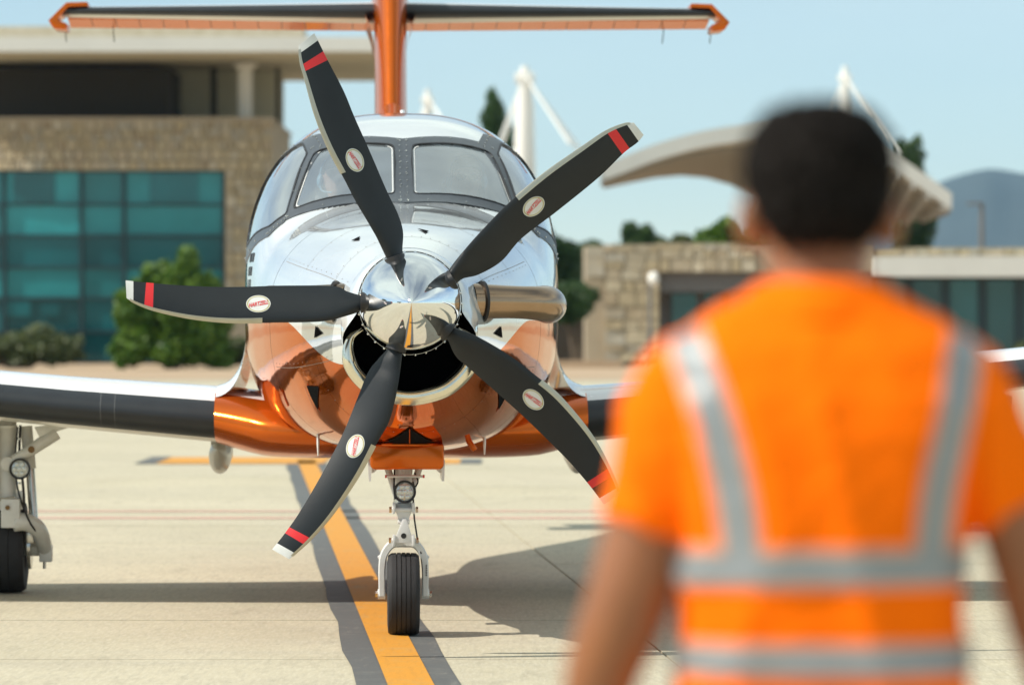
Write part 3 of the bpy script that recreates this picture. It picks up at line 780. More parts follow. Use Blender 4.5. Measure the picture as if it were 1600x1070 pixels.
# belly fairing under the cabin
bf = MB(); BT = [(3.95, .10, .02), (4.15, .55, .05), (4.5, .80, .085), (5.5, .86, .10), (6.5, .80, .09), (7.6, .45, .03)]
bf.loft([[Vector((w * cos(a), s, 0.93 + (0.35 if sin(a) > 0 else d) * sin(a) * (1 - 0.0))) for a in [2 * pi * k / 40 for k in range(40)]] for s, w, d in BT], True, True, True)
bf.build('belly_fairing', M['orange'], plane, True, 60)

# ---- tail
fin = MB(); R = []
for i in range(15):
    t = i / 14; z = 2.45 + 1.85 * t; les = 10.3 + 1.55 * t; ch = 2.6 - 1.0 * t; w = 0.118 + 0.012 * abs(2 * t - 1) ** 2
    up = [(u, w * min(1, foil(u) * 1.0 / 0.5)) for u in US]
    R.append([Vector((h, les + u * ch, z)) for u, h in up] + [Vector((-h, les + u * ch, z)) for u, h in up[::-1][1:-1]])
fin.loft(R, True, True, True).build('tail_fin', M['orange'], plane, True, 60)
df = MB(); R = []
for i in range(10):
    t = i / 9; s = 7.6 + 3.0 * t; h = 2.72 + (0.45 * t ** 2.2); w = 0.06 + 0.05 * t
    R.append([Vector((-w, s, 2.55)), Vector((-w * .6, s, h - .03)), Vector((0, s, h)), Vector((w * .6, s, h - .03)), Vector((w, s, 2.55))])
df.loft(R, closed=False).build('dorsal_fin', M['orange'], plane, True, 70)
bu = MB(); lathe(bu, [(11.75, .008), (11.80, .05), (11.9, .085), (12.1, .125), (12.5, .15), (13.1, .14), (13.7, .06), (13.9, .01)], 32, 0, 0, 3.98); bu.build('tail_bullet_fairing', M['orange'], plane)
# lower junction collar at the tailplane: flared petals
jb = MB()
for sg in (-1, 1):
    jb.loft([[Vector((sg * (0.118 + 0.02 * t + 0.05 * t * t), s + 0.05, 3.62 + 0.26 * t)) for s in (11.75, 12.0, 12.6, 13.2)] for t in [k / 8 for k in range(9)]], closed=False)
jb.build('junction_fillet', M['orange'], plane, True, 60)
TS = [(0.10, 12.02, 3.93, 0.86, 0.215), (2.46, 12.32, 3.945, 0.60, 0.145)]
for sg in (-1, 1):
    R = []; E = []
    xs_ = [0.10 + 2.36 * i / 13 for i in range(14)]
    for x in xs_:
        les, lez, ch, tk = lin(TS, x); full = ch * 1.0
        up = [(u, tk * 0.62 * min(foil(u), foil(u))) for u in US]
        R.append([Vector((sg * x, les + u * ch, lez + h * ch * 1.35)) for u, h in up] + [Vector((sg * x, les + u * ch, lez - h * ch * 1.35)) for u, h in up[::-1][1:-1]])
    NTL = len(US)
    MB().loft(R, True, True, True, lambda i, j: (1 if (j < 7 or j >= 2 * NTL - 2 - 7) else (0 if j < NTL else 2))).build('tailplane', [M['white'], M['boot'], M['offwhite']], plane, True, 50)
    # elevator in panels, deflected slightly trailing edge down
    spar = []
    for x in (0.11, 2.455):
        les, lez, ch, tk = lin(TS, x); hs = les + ch + 0.004; ec = 0.46 - 0.12 * (x / 2.34)
        spar.append([Vector((sg * x, hs + .01, lez + 0.016)), Vector((sg * x, hs + ec - .02, lez - 0.059)), Vector((sg * x, hs + ec - .02, lez - 0.0615)), Vector((sg * x, hs + .01, lez - 0.016))])
    MB().loft(spar, True, True, True).build('elevator_core', M['boot'], plane, True, 30)
    for x0, x1 in zip(xs_, xs_[1:]):
        b = MB(); R = []
        for x in (x0 + 0.003, x1 - 0.003):
            les, lez, ch, tk = lin(TS, x); hs = les + ch + 0.004; ec = 0.46 - 0.12 * (x / 2.34)
            R.append([Vector((sg * x, hs, lez + 0.022)), Vector((sg * x, hs + ec, lez - 0.058)), Vector((sg * x, hs + ec, lez - 0.066)), Vector((sg * x, hs, lez - 0.022))])
        b.loft(R, True, True, True).build('elevator_panel', M['orange'], plane, True, 30)
    hp = [(76, 33), (104, 5), (137, 4), (138, 11), (108, 12), (91, 28), (92, 34), (104, 37), (104, 47), (84, 45)]
    pts = [loc(x, y, 12.35) for x, y in hp]
    b = MB(); b.prism([(p.x if sg < 0 else -p.x, p.z) for p in pts], 12.30, 12.75); b.build('elevator_horn', M['orange'], plane, True, 30, 0.006)
    for xo in (2.50, 2.13):
        MB().tube([(sg * xo, 13.25, 3.88), (sg * xo, 13.40, 3.78)], 0.004, 6).build('static_wick', M['hose'], plane)

# ---- wheels and landing gear
def wheel(name, c, R, W, grooves, rim_r):
    e = empty(name, c); e.parent = plane
    b = MB(); prof = []
    half = W / 2
    pts = [(-half * .62, rim_r), (-half * .92, rim_r + (R - rim_r) * .25), (-half, rim_r + (R - rim_r) * .55), (-half * .95, R * .93), (-half * .76, R * .985)]
    tread = []
    xs = [(-0.72 + 1.44 * k / (grooves + 1)) for k in range(grooves + 2)]
    for k, x in enumerate(xs):
        rr = R * (1 - 0.012 * (x / .72) ** 2)
        if 0 < k < grooves + 1: tread += [(x * half - 0.0022, rr), (x * half - 0.0018, rr - 0.006), (x * half + 0.0018, rr - 0.006), (x * half + 0.0022, rr)]
        else: tread.append((x * half, rr))
    pts = pts + tread + [(-x, r) for x, r in pts[::-1]]
    n = 56
    b.loft([[Vector((x, r * cos(2 * pi * k / n), r * sin(2 * pi * k / n))) for k in range(n)] for x, r in pts]).build('tyre', M['tyre'], e, True, 32)
    b = MB(); rp_ = [(-half * .60, rim_r * 1.02), (-half * .66, rim_r * .9), (-half * .35, rim_r * .8), (-half * .30, rim_r * .35), (-half * .6, rim_r * .3), (-half * .6, .01)]
    for sg in (-1, 1): b.loft([[Vector((x * sg, r * cos(2 * pi * k / 32), r * sin(2 * pi * k / 32))) for k in range(32)] for x, r in rp_], True, False, True)
    for k in range(8):
        a = 2 * pi * k / 8
        for sg in (-1, 1): b.tube([(sg * half * .30, rim_r * .58 * cos(a), rim_r * .58 * sin(a)), (sg * half * .48, rim_r * .58 * cos(a), rim_r * .58 * sin(a))], 0.010, 6)
    b.build('rim', M['gear'], e, True, 30)
    return e
NS = 2.02                         # nose wheel station
def nl(x, y, s=NS): return loc(x, y, s)
nc = nl(630.5, 928); NRAD = nc.z = 0.2125
wheel('nose_wheel', nc, 0.2125, 0.166, 4, 0.09)
X0 = nc.x
fk = MB()
for sg in (-1, 1):
    pth = catmull([(X0 + sg * 0.0, NS, 0.478), (X0 + sg * 0.06, NS, 0.468), (X0 + sg * 0.098, NS, 0.42), (X0 + sg * 0.110, NS, 0.36), (X0 + sg * 0.112, NS, 0.26), (X0 + sg * 0.112, NS, 0.205)], 24)
    rg = []
    for i, p in enumerate(pth):
        t = (pth[min(i + 1, 23)] - pth[max(i - 1, 0)]).normalized(); w = t.cross(Vector((0, 1, 0))).normalized()
        hw = 0.022 - 0.007 * i / 23; hd = 0.045
        rg.append([p + w * hw * a + Vector((0, hd * b_, 0)) for a, b_ in ((-1, -.7), (-.7, -1), (.7, -1), (1, -.7), (1, .7), (.7, 1), (-.7, 1), (-1, .7))])
    fk.loft(rg, True, True, True)
    fk.tube([(X0 + sg * 0.094, NS, 0.2125), (X0 + sg * 0.132, NS, 0.2125)], 0.026, 16)
fo = fk.build('nose_gear_fork', M['gear'], plane, True, 40)
for sg in (-1, 1):
    MB().tube([(X0 + sg * 0.132, NS, 0.2125), (X0 + sg * 0.145, NS, 0.2125)], 0.016, 6).build('axle_nut', M['steel'], fo, True, 30)
st = MB(); st.tube([(X0, NS + .02, 0.46), (X0, NS + .02, 0.70)], 0.024, 18); st.build('nose_gear_piston', M['chrome'], plane)
st = MB(); st.tube([(X0, NS + .02, 0.62), (X0, NS + .02, 0.66), (X0, NS + .02, 0.95)], [0.036, 0.042, 0.05], 20)
for z, w in ((0.655, 0.052), (0.475, 0.045)): st.box((X0, NS, z), (2 * w * .8, 0.07, 0.045))
st.build('nose_gear_strut', M['gear'], plane, True, 35, 0.004)
tl = MB()                                              # torque links
def plate(b, pts, y0, y1, m=0): b.prism(pts, y0, y1, m)
plate(tl, [(X0 - 0.048, 0.655), (X0 + 0.048, 0.655), (X0 + 0.016, 0.575), (X0 - 0.016, 0.575)], NS - .075, NS - .055)
plate(tl, [(X0 - 0.052, 0.478), (X0 + 0.052, 0.478), (X0 + 0.014, 0.60), (X0 - 0.006, 0.60)], NS - .095, NS - .077)
for z, w in ((0.648, .06), (0.49, .062), (0.585, .03)): tl.tube([(X0 - w, NS - .075, z), (X0 + w, NS - .075, z)], 0.013, 10)
tlo = tl.build('torque_link', M['gear'], plane, True, 35, 0.003)
for sg in (-1, 1):
    for z, w in ((0.648, .062), (0.49, .064)): MB().tube([(X0 + sg * w, NS - .075, z), (X0 + sg * (w + .012), NS - .075, z)], 0.016, 6).build('link_bolt', M['steel'], tlo, True, 30)
sb = MB()
for sg in (-1, 1): sb.tube([(X0 + sg * 0.03, NS + .02, 0.70), (X0 + sg * 0.095, NS + .05, 0.90)], 0.018, 10)
sb.build('strut_brace', M['gear'], plane)
def lamp(name, c, r, bezel):
    e = empty(name, c); e.parent = plane
    b = MB(); b.loft([[Vector((q * cos(2 * pi * k / 32), y, q * sin(2 * pi * k / 32))) for k in range(32)] for y, q in ((.0, r * .80), (-.012, r * .86), (-.014, r), (.03, r), (.07, r * .6))], True, False, True); b.build('bezel', bezel, e)
    b = MB(); b.loft([[Vector((q * cos(2 * pi * k / 32), y, q * sin(2 * pi * k / 32))) for k in range(32)] for y, q in ((0, r * .82), (-.006, r * .5), (-.007, r * .02))], True, True, True); l = b.build('lens', M['lens'], e)
    for k in range(7):
        a = 2 * pi * k / 6; q = 0 if k == 6 else r * .5
        b = MB(); b.ball((q * cos(a), -.006, q * sin(a)), (r * .24, .006, r * .24), 14, 6); b.build('reflector', M['lens'], e)
    return e
lamp('taxi_light', nl(632.5, 768, NS - .10), 0.058, M['seal'])
cb = MB(); a, b_ = nl(604, 744, NS - .09), nl(661, 744, NS - .09); cb.tube([a, b_], 0.007, 10)
co = cb.build('crossbar', M['gear'], plane)
for p, q in ((a, -1), (b_, 1)): MB().tube([p, p + Vector((q * .008, 0, 0))], 0.0085, 10).build('bar_end', M['red'], co)
MB().tube(catmull([nl(648, 738, NS - .07), nl(653, 752, NS - .1), nl(648, 760, NS - .1), nl(645, 752, NS - .09)], 20), 0.004, 8).build('lamp_wire', M['hose'], plane)

for sg in (-1, 1):
    for z in (0.655, 0.49):
        MB().prism([(X0 + sg * .040, z + .028), (X0 + sg * .056, z + .030), (X0 + sg * .058, z - .030), (X0 + sg * .044, z - .026)], NS - .10, NS - .03).build('link_lug', M['gear'], tlo, True, 30, .003)
    MB().tube([(X0 + sg * .05, NS - .02, .70), (X0 + sg * .055, NS - .03, .60), (X0 + sg * .07, NS - .02, .50), (X0 + sg * .09, NS - .045, .42)] if sg > 0 else [(X0 - .045, NS, .88), (X0 - .05, NS - .04, .76), (X0 - .044, NS - .05, .70)], .0045, 8).build('hydraulic_line', M['hose'], plane)
    MB().prism([(X0 + sg * .104, .425), (X0 + sg * .134, .405), (X0 + sg * .124, .385), (X0 + sg * .108, .36)], NS - .03, NS + .03).build('fork_shoulder', M['gear'], fo, True, 30, .003)
MB().tube([(X0, NS - .097, .515), (X0, NS - .0935, .515)], .014, 14).build('link_hole', M['hose'], tlo)
for z, r in ((.690, .052), (.600, .029), (.93, .058)): MB().tube([(X0, NS + .02, z - .010), (X0, NS + .02, z + .010)], r, 20).build('strut_collar', M['steel'], plane)
for k in range(5): MB().box((X0 + .1165, NS - .0475, .36 - .012 * k), (.006, .002, .007)).build('fork_placard_mark', M['hose'], fo, False)
MS = 5.62                        # main wheel station
def main_gear(sg):
    def L(x, z, s=MS): return Vector((sg * x, s, z))
    # measured on the image-left leg: x is distance outboard
    wheel('main_wheel', L(2.355, 0.275), 0.275, 0.285, 3, 0.12)
    b = MB(); b.tube([L(2.31, 0.545, MS - .22), L(2.315, 0.80, MS - .18), L(2.315, 1.02, MS - .14)], [0.053, 0.050, 0.053], 20)
    b.tube([L(2.31, 0.50, MS - .24), L(2.31, 0.57, MS - .235)], 0.066, 20)
    g_ = b.build('main_gear_leg', M['gearwarm'], plane, True, 35)
    # clevis and trailing arm that sweeps inboard and down to the axle
    b = MB(); b.box(L(2.285, 0.485, MS - .30), (0.11, 0.09, 0.17)); 
    pth = catmull([L(2.27, 0.43, MS - .30), L(2.20, 0.432, MS - .28), L(2.135, 0.39, MS - .22), L(2.108, 0.31, MS - .12), L(2.105, 0.245, MS - .02)], 20)
    b.tube(pth, [0.055 - 0.012 * i / 19 for i in range(20)], 16)
    b.tube([L(2.09, 0.262), L(2.30, 0.262)], 0.045, 16); b.box(L(2.098, 0.235, MS - .03), (0.075, 0.10, 0.10))
    b.build('trailing_arm', M['gearwarm'], plane, True, 40, 0.006)
    MB().tube([L(2.30, 0.52, MS - .345), L(2.30, 0.52, MS - .36)], 0.014, 10).build('clevis_bolt', M['rust'], g_)
    MB().tube([L(2.105, 0.19, MS - .06), L(2.105, 0.145, MS - .06)], 0.010, 8).build('tie_down_pin', M['steel'], g_)
    b = MB(); b.tube([L(2.305, 0.775, MS - .27), L(2.16, 0.86, MS - .26), L(2.02, 0.955, MS - .24)], [0.030, 0.036, 0.042], 12)
    b.tube([L(2.305, 0.775, MS - .30), L(2.305, 0.775, MS - .20)], 0.042, 16)
    plate(b, [(sg * 2.12, 0.93), (sg * 1.95, 0.985), (sg * 1.99, 1.01), (sg * 2.15, 0.99)], MS - .27, MS - .22)
    sbr = b.build('side_brace', M['gearwarm'], plane, True, 40, 0.004)
    MB().tube([L(2.165, 0.858, MS - .30), L(2.165, 0.858, MS - .24)], 0.020, 12).build('brace_bolt', M['rust'], sbr)
    b = MB(); b.tube([L(2.21, 0.99, MS - .1), L(2.185, 0.74, MS - .12)], 0.036, 14); b.build('shock_strut', M['gearwarm'], plane); MB().tube([L(2.16, 0.42, MS - .14), L(2.15, 0.37, MS - .14)], 0.034, 14).build('shock_foot', M['gearwarm'], plane)
    MB().tube([L(2.185, 0.74, MS - .12), L(2.16, 0.40, MS - .14)], 0.027, 14).build('shock_piston', M['steel'], plane)
    MB().tube(catmull([L(2.235, 1.0, MS - .22), L(2.24, 0.85, MS - .23), L(2.225, 0.72, MS - .24), L(2.21, 0.55, MS - .26), L(2.225, 0.45, MS - .2)], 24), 0.008, 8).build('brake_hose', M['hose'], plane)
    MB().box(L(2.235, 0.56, MS - .27), (0.035, 0.03, 0.11)).build('hose_bracket', M['gearwarm'], plane, True, 30, 0.004)
    e = lamp('landing_light', L(2.232, 0.745, MS - .30), 0.062, M['hose'])
    bd = MB(); bd.tube([L(2.205, 0.275), L(2.185, 0.275)], 0.135, 32); bd.build('brake_disc', M['steel'], plane)
    MB().box(L(2.195, 0.345, MS - .09), (0.07, 0.09, 0.10)).build('brake_caliper', M['steel'], plane, True, 30, .008)
    MB().tube(catmull([L(2.25, .99, MS - .24), L(2.262, .80, MS - .25), L(2.245, .62, MS - .28), L(2.18, .45, MS - .33), L(2.14, .37, MS - .26), L(2.17, .34, MS - .12)], 26), .006, 8).build('brake_hose', M['hose'], plane)
    for z in (.92, .83, .66, .60): MB().tube([L(2.245, z - .006, MS - .232), L(2.243, z + .006, MS - .232)], .013, 10).build('hose_clamp', M['steel'], plane)
    for z in (.585, .99): MB().tube([L(2.313, z - .008, MS - .20), L(2.313, z + .008, MS - .20)], .060, 20).build('leg_collar', M['gearwarm'], plane)
    MB().tube([L(2.262, .575, MS - .30), L(2.355, .565, MS - .30)], .010, 8).build('link_rod', M['steel'], plane)
    # gear bay door carried on the leg
    d = MB(); d.prism([(sg * 2.46, 0.50), (sg * 2.475, 0.50), (sg * 2.50, 1.06), (sg * 2.485, 1.06)], MS - .35, MS + .25); d.build('main_gear_door', M['offwhite'], plane, True, 30, 0.003)
main_gear(-1); main_gear(1)

# ---- cockpit interior
b = MB(); b.loft([[Vector((hw * (k / 6 - 1), s, z + 0.05 * (1 - (k / 6 - 1) ** 2))) for k in range(13)] for s, z, hw in ((3.02, 2.06, .50), (3.25, 2.10, .58), (3.5, 2.10, .62), (3.52, 1.75, .62))], closed=False); b.build('glareshield', M['panel'], plane)
MB().loft([[Vector((p.x * .95, q, 1.75 + (p.z - 1.75) * .95)) for p in section(4.75, 48)] for q in (4.75, 4.78)], True, True, True).build('cabin_bulkhead', M['interior'], plane, True, 30)
MB().box((0, 3.9, 1.30), (1.3, 1.6, 0.03)).build('cockpit_floor', M['interior'], plane, False)
for sx in (-0.36, 0.36):
    e = empty('pilot_seat', (sx, 4.25, 1.3)); e.parent = plane
    MB().box((0, -0.05, 0.22), (0.46, 0.46, 0.14)).build('seat', M['seatgrey'], e, True, 30, 0.03)
    MB().box((0, 0.22, 0.60), (0.46, 0.12, 0.72)).build('backrest', M['seatgrey'], e, True, 30, 0.03)
    MB().box((0, 0.22, 1.04), (0.26, 0.09, 0.15)).build('headrest', M['seatgrey'], e, True, 30, 0.03)
exec_people = True

# ------------------------------------------------------------------ people
def skin_mat(name, col):
    t = NT(name); co = t.n('ShaderNodeTexCoord').outputs['Object']
    t.set(Base_Color=t.mix(t.ramp(t.noise(co, 14.0, 5), 0.3, 0.8), col, tuple(v * .75 for v in col)), Roughness=0.45, Subsurface_Weight=0.12, Subsurface_Radius=(0.012, 0.005, 0.003))
    return t.mat
M['skin'] = skin_mat('tanned_skin', (0.30, 0.115, 0.044)); M['skinpale'] = skin_mat('pale_skin', (0.55, 0.33, 0.25))
M['hair'] = mat('dark_hair', (0.008, 0.006, 0.005), 0.75, var=0.5, scale=60, bump=0.6, bscale=160, spec=0.15)
M['hivis'] = mat('hi_vis_orange_fabric', (1.0, 0.165, 0.001), 0.9, var=0.06, scale=10, bump=0.25, bscale=90, spec=0.1)
M['reflective'] = mat('grey_reflective_tape', (0.27, 0.29, 0.305), 0.45, 0.2, var=0.06, scale=30)
M['edging'] = mat('pale_orange_edging', (0.85, 0.36, 0.18), 0.7)
M['navy'] = mat('dark_trousers', (0.02, 0.025, 0.035), 0.85, bump=0.3, bscale=60)
M['shoe'] = mat('black_shoe_leather', (0.015, 0.014, 0.013), 0.5)
M['blueshirt'] = mat('pale_blue_pilot_shirt', (0.45, 0.55, 0.66), 0.8)
M['headset'] = mat('headset_plastic', (0.25, 0.42, 0.52), 0.4)
M['shades'] = mat('dark_sunglasses', (0.01, 0.01, 0.012), 0.1)
def remesh(b, name, m, parent, vox, smooth_it=8, fac=0.5):
    o = b.build(name + '_raw', m, None, True)
    r = o.modifiers.new('r', 'REMESH'); r.mode = 'VOXEL'; r.voxel_size = vox; r.use_smooth_shade = True
    if smooth_it:
        s_ = o.modifiers.new('s', 'SMOOTH'); s_.iterations = smooth_it; s_.factor = fac
    dg = bpy.context.evaluated_depsgraph_get(); me = bpy.data.meshes.new_from_object(o.evaluated_get(dg))
    me.name = name; old = o.data; bpy.data.objects.remove(o); bpy.data.meshes.remove(old)
    if not me.materials: me.materials.append(m)
    me.polygons.foreach_set('use_smooth', [True] * len(me.polygons))
    n = bpy.data.objects.new(name, me); COL.objects.link(n); n.parent = parent; return n
def ell_loft(b, T, n=32, cx=0, cy=0, e=2.3):
    """T: (z, half width, half depth, x offset, y offset)"""
    R = []
    for z, w, d, xo, yo in T:
        ring = []
        for k in range(n):
            a = 2 * pi * k / n; c, q = cos(a), sin(a); r = (abs(c) ** e + abs(q) ** e) ** (-1 / e)
            ring.append(Vector((cx + xo + w * c * r, cy + yo + d * q * r, z)))
        R.append(ring)
    b.loft(R, True, True, True); return b
def head_geo(b, c, face=1.0, up=0.0):
    """head centred at c, face towards local +Y*face; about 0.24 m high"""
    x, y, z = c; f = face
    ell_loft(b, [(z - .118, .030, .030, 0, f * .055), (z - .105, .048, .050, 0, f * .040), (z - .075, .060, .075, 0, f * .018), (z - .03, .071, .090, 0, f * .004), (z + .02, .076, .098, 0, 0), (z + .06, .075, .096, 0, -f * .004), (z + .095, .060, .078, 0, -f * .006), (z + .115, .036, .048, 0, -f * .006), (z + .122, .012, .016, 0, -f * .006)], 32, x, y, 2.1)
    b.ball((x, y + f * .100, z - .022), (.014, .020, .024), 10, 8)                     # nose
    b.ball((x, y + f * .086, z - .066), (.026, .012, .010), 10, 6)                      # lips
    b.ball((x, y + f * .084, z + .022), (.052, .014, .010), 12, 6)                      # brow
    for sg in (-1, 1):
        b.ball((x + sg * .086, y - f * .005, z - .014), (.016, .022, .036), 10, 8)      # ear
def hand(b, w, d, side):
    """hand hanging from wrist w along d with five bent fingers"""
    w = Vector(w); d = Vector(d).normalized(); out = Vector((0, 1, 0)); out = (out - d * out.dot(d)).normalized(); nrm = d.cross(out)
    b.loft([[w + d * t + out * (hw * cos(2 * pi * k / 12)) + nrm * (.014 * sin(2 * pi * k / 12)) for k in range(12)] for t, hw in ((-.02, .026), (.02, .034), (.07, .041), (.095, .038))], True, True, True)
    for k, ln in enumerate((.072, .080, .074, .058)):
        o_ = out * (.030 - .020 * k); p0 = w + d * .085 + o_
        b.tube([p0, p0 + d * ln * .45, p0 + d * ln * .8 + nrm * side * .012, p0 + d * ln * .95 + nrm * side * .028], [.0095, .009, .0085, .007], 8)
    p0 = w + d * .025 + out * .030
    b.tube([p0, p0 + d * .03 + out * .022, p0 + d * .065 + out * .026 + nrm * side * .01], [.012, .0105, .008], 8)

D_P = 5.2; PPM = FPX / D_P
PX0 = (1283 - 800) / PPM
man = tag(empty('person', (PX0, D_P, 0)), 'person seen from behind in orange hi-vis top with grey reflective stripes', 'person')
def pz(y): return CH + (HZ - y) / PPM
def pxx(x): return (x - 1283) / PPM
b = MB()
head_geo(b, (0.0, 0.035, 1.738))
b.tube([(0, 0.01, 1.50), (-.003, 0.005, 1.60), (0, 0.02, 1.68)], [.068, .062, .060], 20)
ell_loft(b, [(0.86, .150, .105, 0, 0), (1.0, .155, .105, 0, 0), (1.15, .140, .098, 0, 0), (1.35, .155, .105, 0, 0), (1.50, .165, .10, 0, 0), (1.57, .12, .07, 0, 0), (1.62, .06, .05, 0, 0)])
armL = [(-.160, 0, 1.525), (-.188, -.005, 1.44), (-.212, -.012, 1.345), (-.238, -.015, 1.255), (-.268, .005, 1.165), (-.295, .04, 1.00)]
armR = [(.165, 0, 1.525), (.205, -.005, 1.44), (.240, -.012, 1.36), (.270, -.012, 1.255), (.294, .01, 1.165), (.312, .04, 1.00)]
for A in (armL, armR):
    b.tube(catmull(A, 22), [.054 if i < 4 else (.054 - .003 * (i - 4) / 8 if i < 12 else .051 - .022 * (i - 12) / 9) for i in range(22)], 18)
    a0, a1 = Vector(A[-2]), Vector(A[-1]); hand(b, a1, a1 - a0, -1 if A is armL else 1)
for sg in (-1, 1):
    b.tube([(sg * .085, 0, .90), (sg * .095, .01, .70), (sg * .10, .005, .50), (sg * .105, -.015, .30), (sg * .105, -.02, .08)], [.085, .075, .055, .05, .036], 18)
body = remesh(b, 'body', M['skin'], man, 0.0055, 6)
# hair cap
b = MB()
ell_loft(b, [(1.690, .050, .030, 0, -.056), (1.71, .068, .052, 0, -.048), (1.735, .082, .080, 0, -.028), (1.765, .090, .102, 0, -.006), (1.80, .092, .110, 0, .002), (1.83, .085, .104, 0, .002), (1.855, .064, .080, 0, .002), (1.868, .030, .036, 0, 0)], 40, 0, 0.03, 2.25)
hr = remesh(b, 'hair', M['hair'], man, 0.006, 4)
rh = random.Random(3)
for v in hr.data.vertices: v.co += Vector((rh.gauss(0, .003), rh.gauss(0, .003), rh.gauss(0, .003)))
# shirt
b = MB()
TOR = [(1.02, .188, .128, 0, 0), (1.10, .186, .126, 0, 0), (1.18, .180, .122, 0, 0), (1.26, .174, .118, 0, 0), (1.32, .176, .118, 0, 0), (1.40, .186, .121, 0, 0), (1.47, .194, .120, 0, 0), (1.525, .198, .112, 0, 0), (1.57, .188, .098, 0, 0), (1.605, .150, .080, 0, .002), (1.635, .098, .070, 0, .004), (1.655, .074, .064, 0, .006)]
ell_loft(b, TOR, 40, 0, 0, 2.5)
for A, e0 in ((armL, (-.210, -.012, 1.350)), (armR, (.243, -.012, 1.375))):
    sg = -1 if A is armL else 1
    b.tube(catmull([(sg * .12, 0, 1.55), (sg * .165, 0, 1.525), Vector(A[1]) + Vector((-sg * .003, 0, .01)), e0], 14), [.055, .058, .060, .061, .062, .062, .062, .062, .062, .063, .063, .063, .064, .064], 24)
shirt = remesh(b, 'hi_vis_shirt', M['hivis'], man, 0.006, 10)
# soft fabric folds
nrms = [v.normal.copy() for v in shirt.data.vertices]
for v, nv in zip(shirt.data.vertices, nrms):
    p = v.co; q = Vector((p.x * 10 + p.z * 1.2, p.y * 6, p.z * 2.0))
    rg_ = 1 - abs(mnoise.noise(q)) * 2.2; r2 = 1 - abs(mnoise.noise(Vector((p.x * 14 - p.z * 12, p.y * 10, p.z * 16 + 5)))) * 2.2
    f = 0.012 * max(rg_, 0) ** 2 * (1 if p.z < 1.52 else 0.3) + 0.0022 * max(r2, 0) ** 3 - 0.004
    v.co = p + nv * f
shirt.data.update()
SB = BVHTree.FromPolygons([v.co.copy() for v in shirt.data.vertices], [tuple(p.vertices) for p in shirt.data.polygons])
def backpt(x, z, off, frm=-1):
    h, n, _, _ = SB.ray_cast(Vector((x, frm * 1.0, z)), Vector((0, -frm, 0)))
    if h is None: h, n, _, _ = SB.find_nearest(Vector((x, frm * .05, z)))
    return h + Vector((0, frm * off, 0))
def vstripe(center, half, name, m, off, frm=-1):
    c = catmull(center, 30); R = []
    for i, p in enumerate(c):
        t = c[min(i + 1, 29)] - c[max(i - 1, 0)]; t.normalize(); w = Vector((-t.y, t.x))
        R.append([backpt(p.x + w.x * half * q, p.y + w.y * half * q, off, frm) for q in (-1, -.5, 0, .5, 1)])
    MB().loft(R, closed=False).build(name, m, man, True, 70)
cl = [(pxx(1062), pz(512)), (pxx(1078), pz(560)), (pxx(1108), pz(650)), (pxx(1134), pz(750)), (pxx(1146), pz(820)), (pxx(1150), pz(880))]
cr = [(pxx(1508), pz(512)), (pxx(1497), pz(560)), (pxx(1480), pz(650)), (pxx(1458), pz(750)), (pxx(1448), pz(820)), (pxx(1446), pz(880))]
for C in (cl, cr):
    C = [Vector((a, z)) for a, z in C]
    for frm in (-1, 1):
        vstripe(C, 0.0255, 'stripe_edging', M['edging'], 0.0025, frm); vstripe(C, 0.0195, 'reflective_stripe', M['reflective'], 0.0055, frm)
def hband(z0, z1, name, m, off):
    R = []
    for z in [z0 + (z1 - z0) * k / 3 for k in range(4)]:
        w, d, _, _ = lin(TOR, z); ring = []
        for k in range(72):
            a = 2 * pi * k / 72; c, q = cos(a), sin(a); r = (abs(c) ** 2.5 + abs(q) ** 2.5) ** (-1 / 2.5)
            base = Vector((w * c * r, d * q * r, z)); h, n, _, _ = SB.find_nearest(base)
            if (h - base).length > .03: h = base; 
            nn = Vector((c / w, q / d, 0)).normalized()
            ring.append(h + nn * off)
        R.append(ring)
    MB().loft(R).build(name, m, man, True, 70)
hband(pz(912), pz(846), 'band_edging', M['edging'], 0.0025); hband(pz(903), pz(856), 'reflective_band', M['reflective'], 0.006)
hband(pz(1049), pz(992), 'band_edging', M['edging'], 0.0025); hband(pz(1041), pz(1000), 'reflective_band', M['reflective'], 0.006)
# collar, trousers, shoes
b = MB(); R = []
for z, r1, r2 in ((1.608, .085, .080), (1.636, .072, .072), (1.652, .070, .068), (1.650, .077, .075), (1.628, .088, .084), (1.605, .096, .09)):
    R.append([Vector((r1 * cos(2 * pi * k / 32), .006 + r2 * sin(2 * pi * k / 32), z - .012 * (1 + sin(2 * pi * k / 32)) * .5)) for k in range(32)])
b.loft(R).build('collar', M['hivis'], man, True, 60)
b = MB(); ell_loft(b, [(.82, .165, .12, 0, 0), (.92, .172, .12, 0, 0), (1.06, .160, .115, 0, 0)])
for sg in (-1, 1): b.tube([(sg * .085, 0, .88), (sg * .095, .01, .70), (sg * .102, .005, .48), (sg * .107, -.012, .26), (sg * .107, -.015, .05)], [.095, .092, .078, .072, .07], 20)
remesh(b, 'trousers', M['navy'], man, 0.008, 6)
for sg in (-1, 1):
    b = MB(); ell_loft(b, [(0.0, .046, .135, sg * .107, .055), (.03, .048, .138, sg * .107, .055), (.06, .044, .115, sg * .107, .035), (.10, .040, .06, sg * .107, -.01)], 24); b.build('shoe', M['shoe'], man, True, 50)

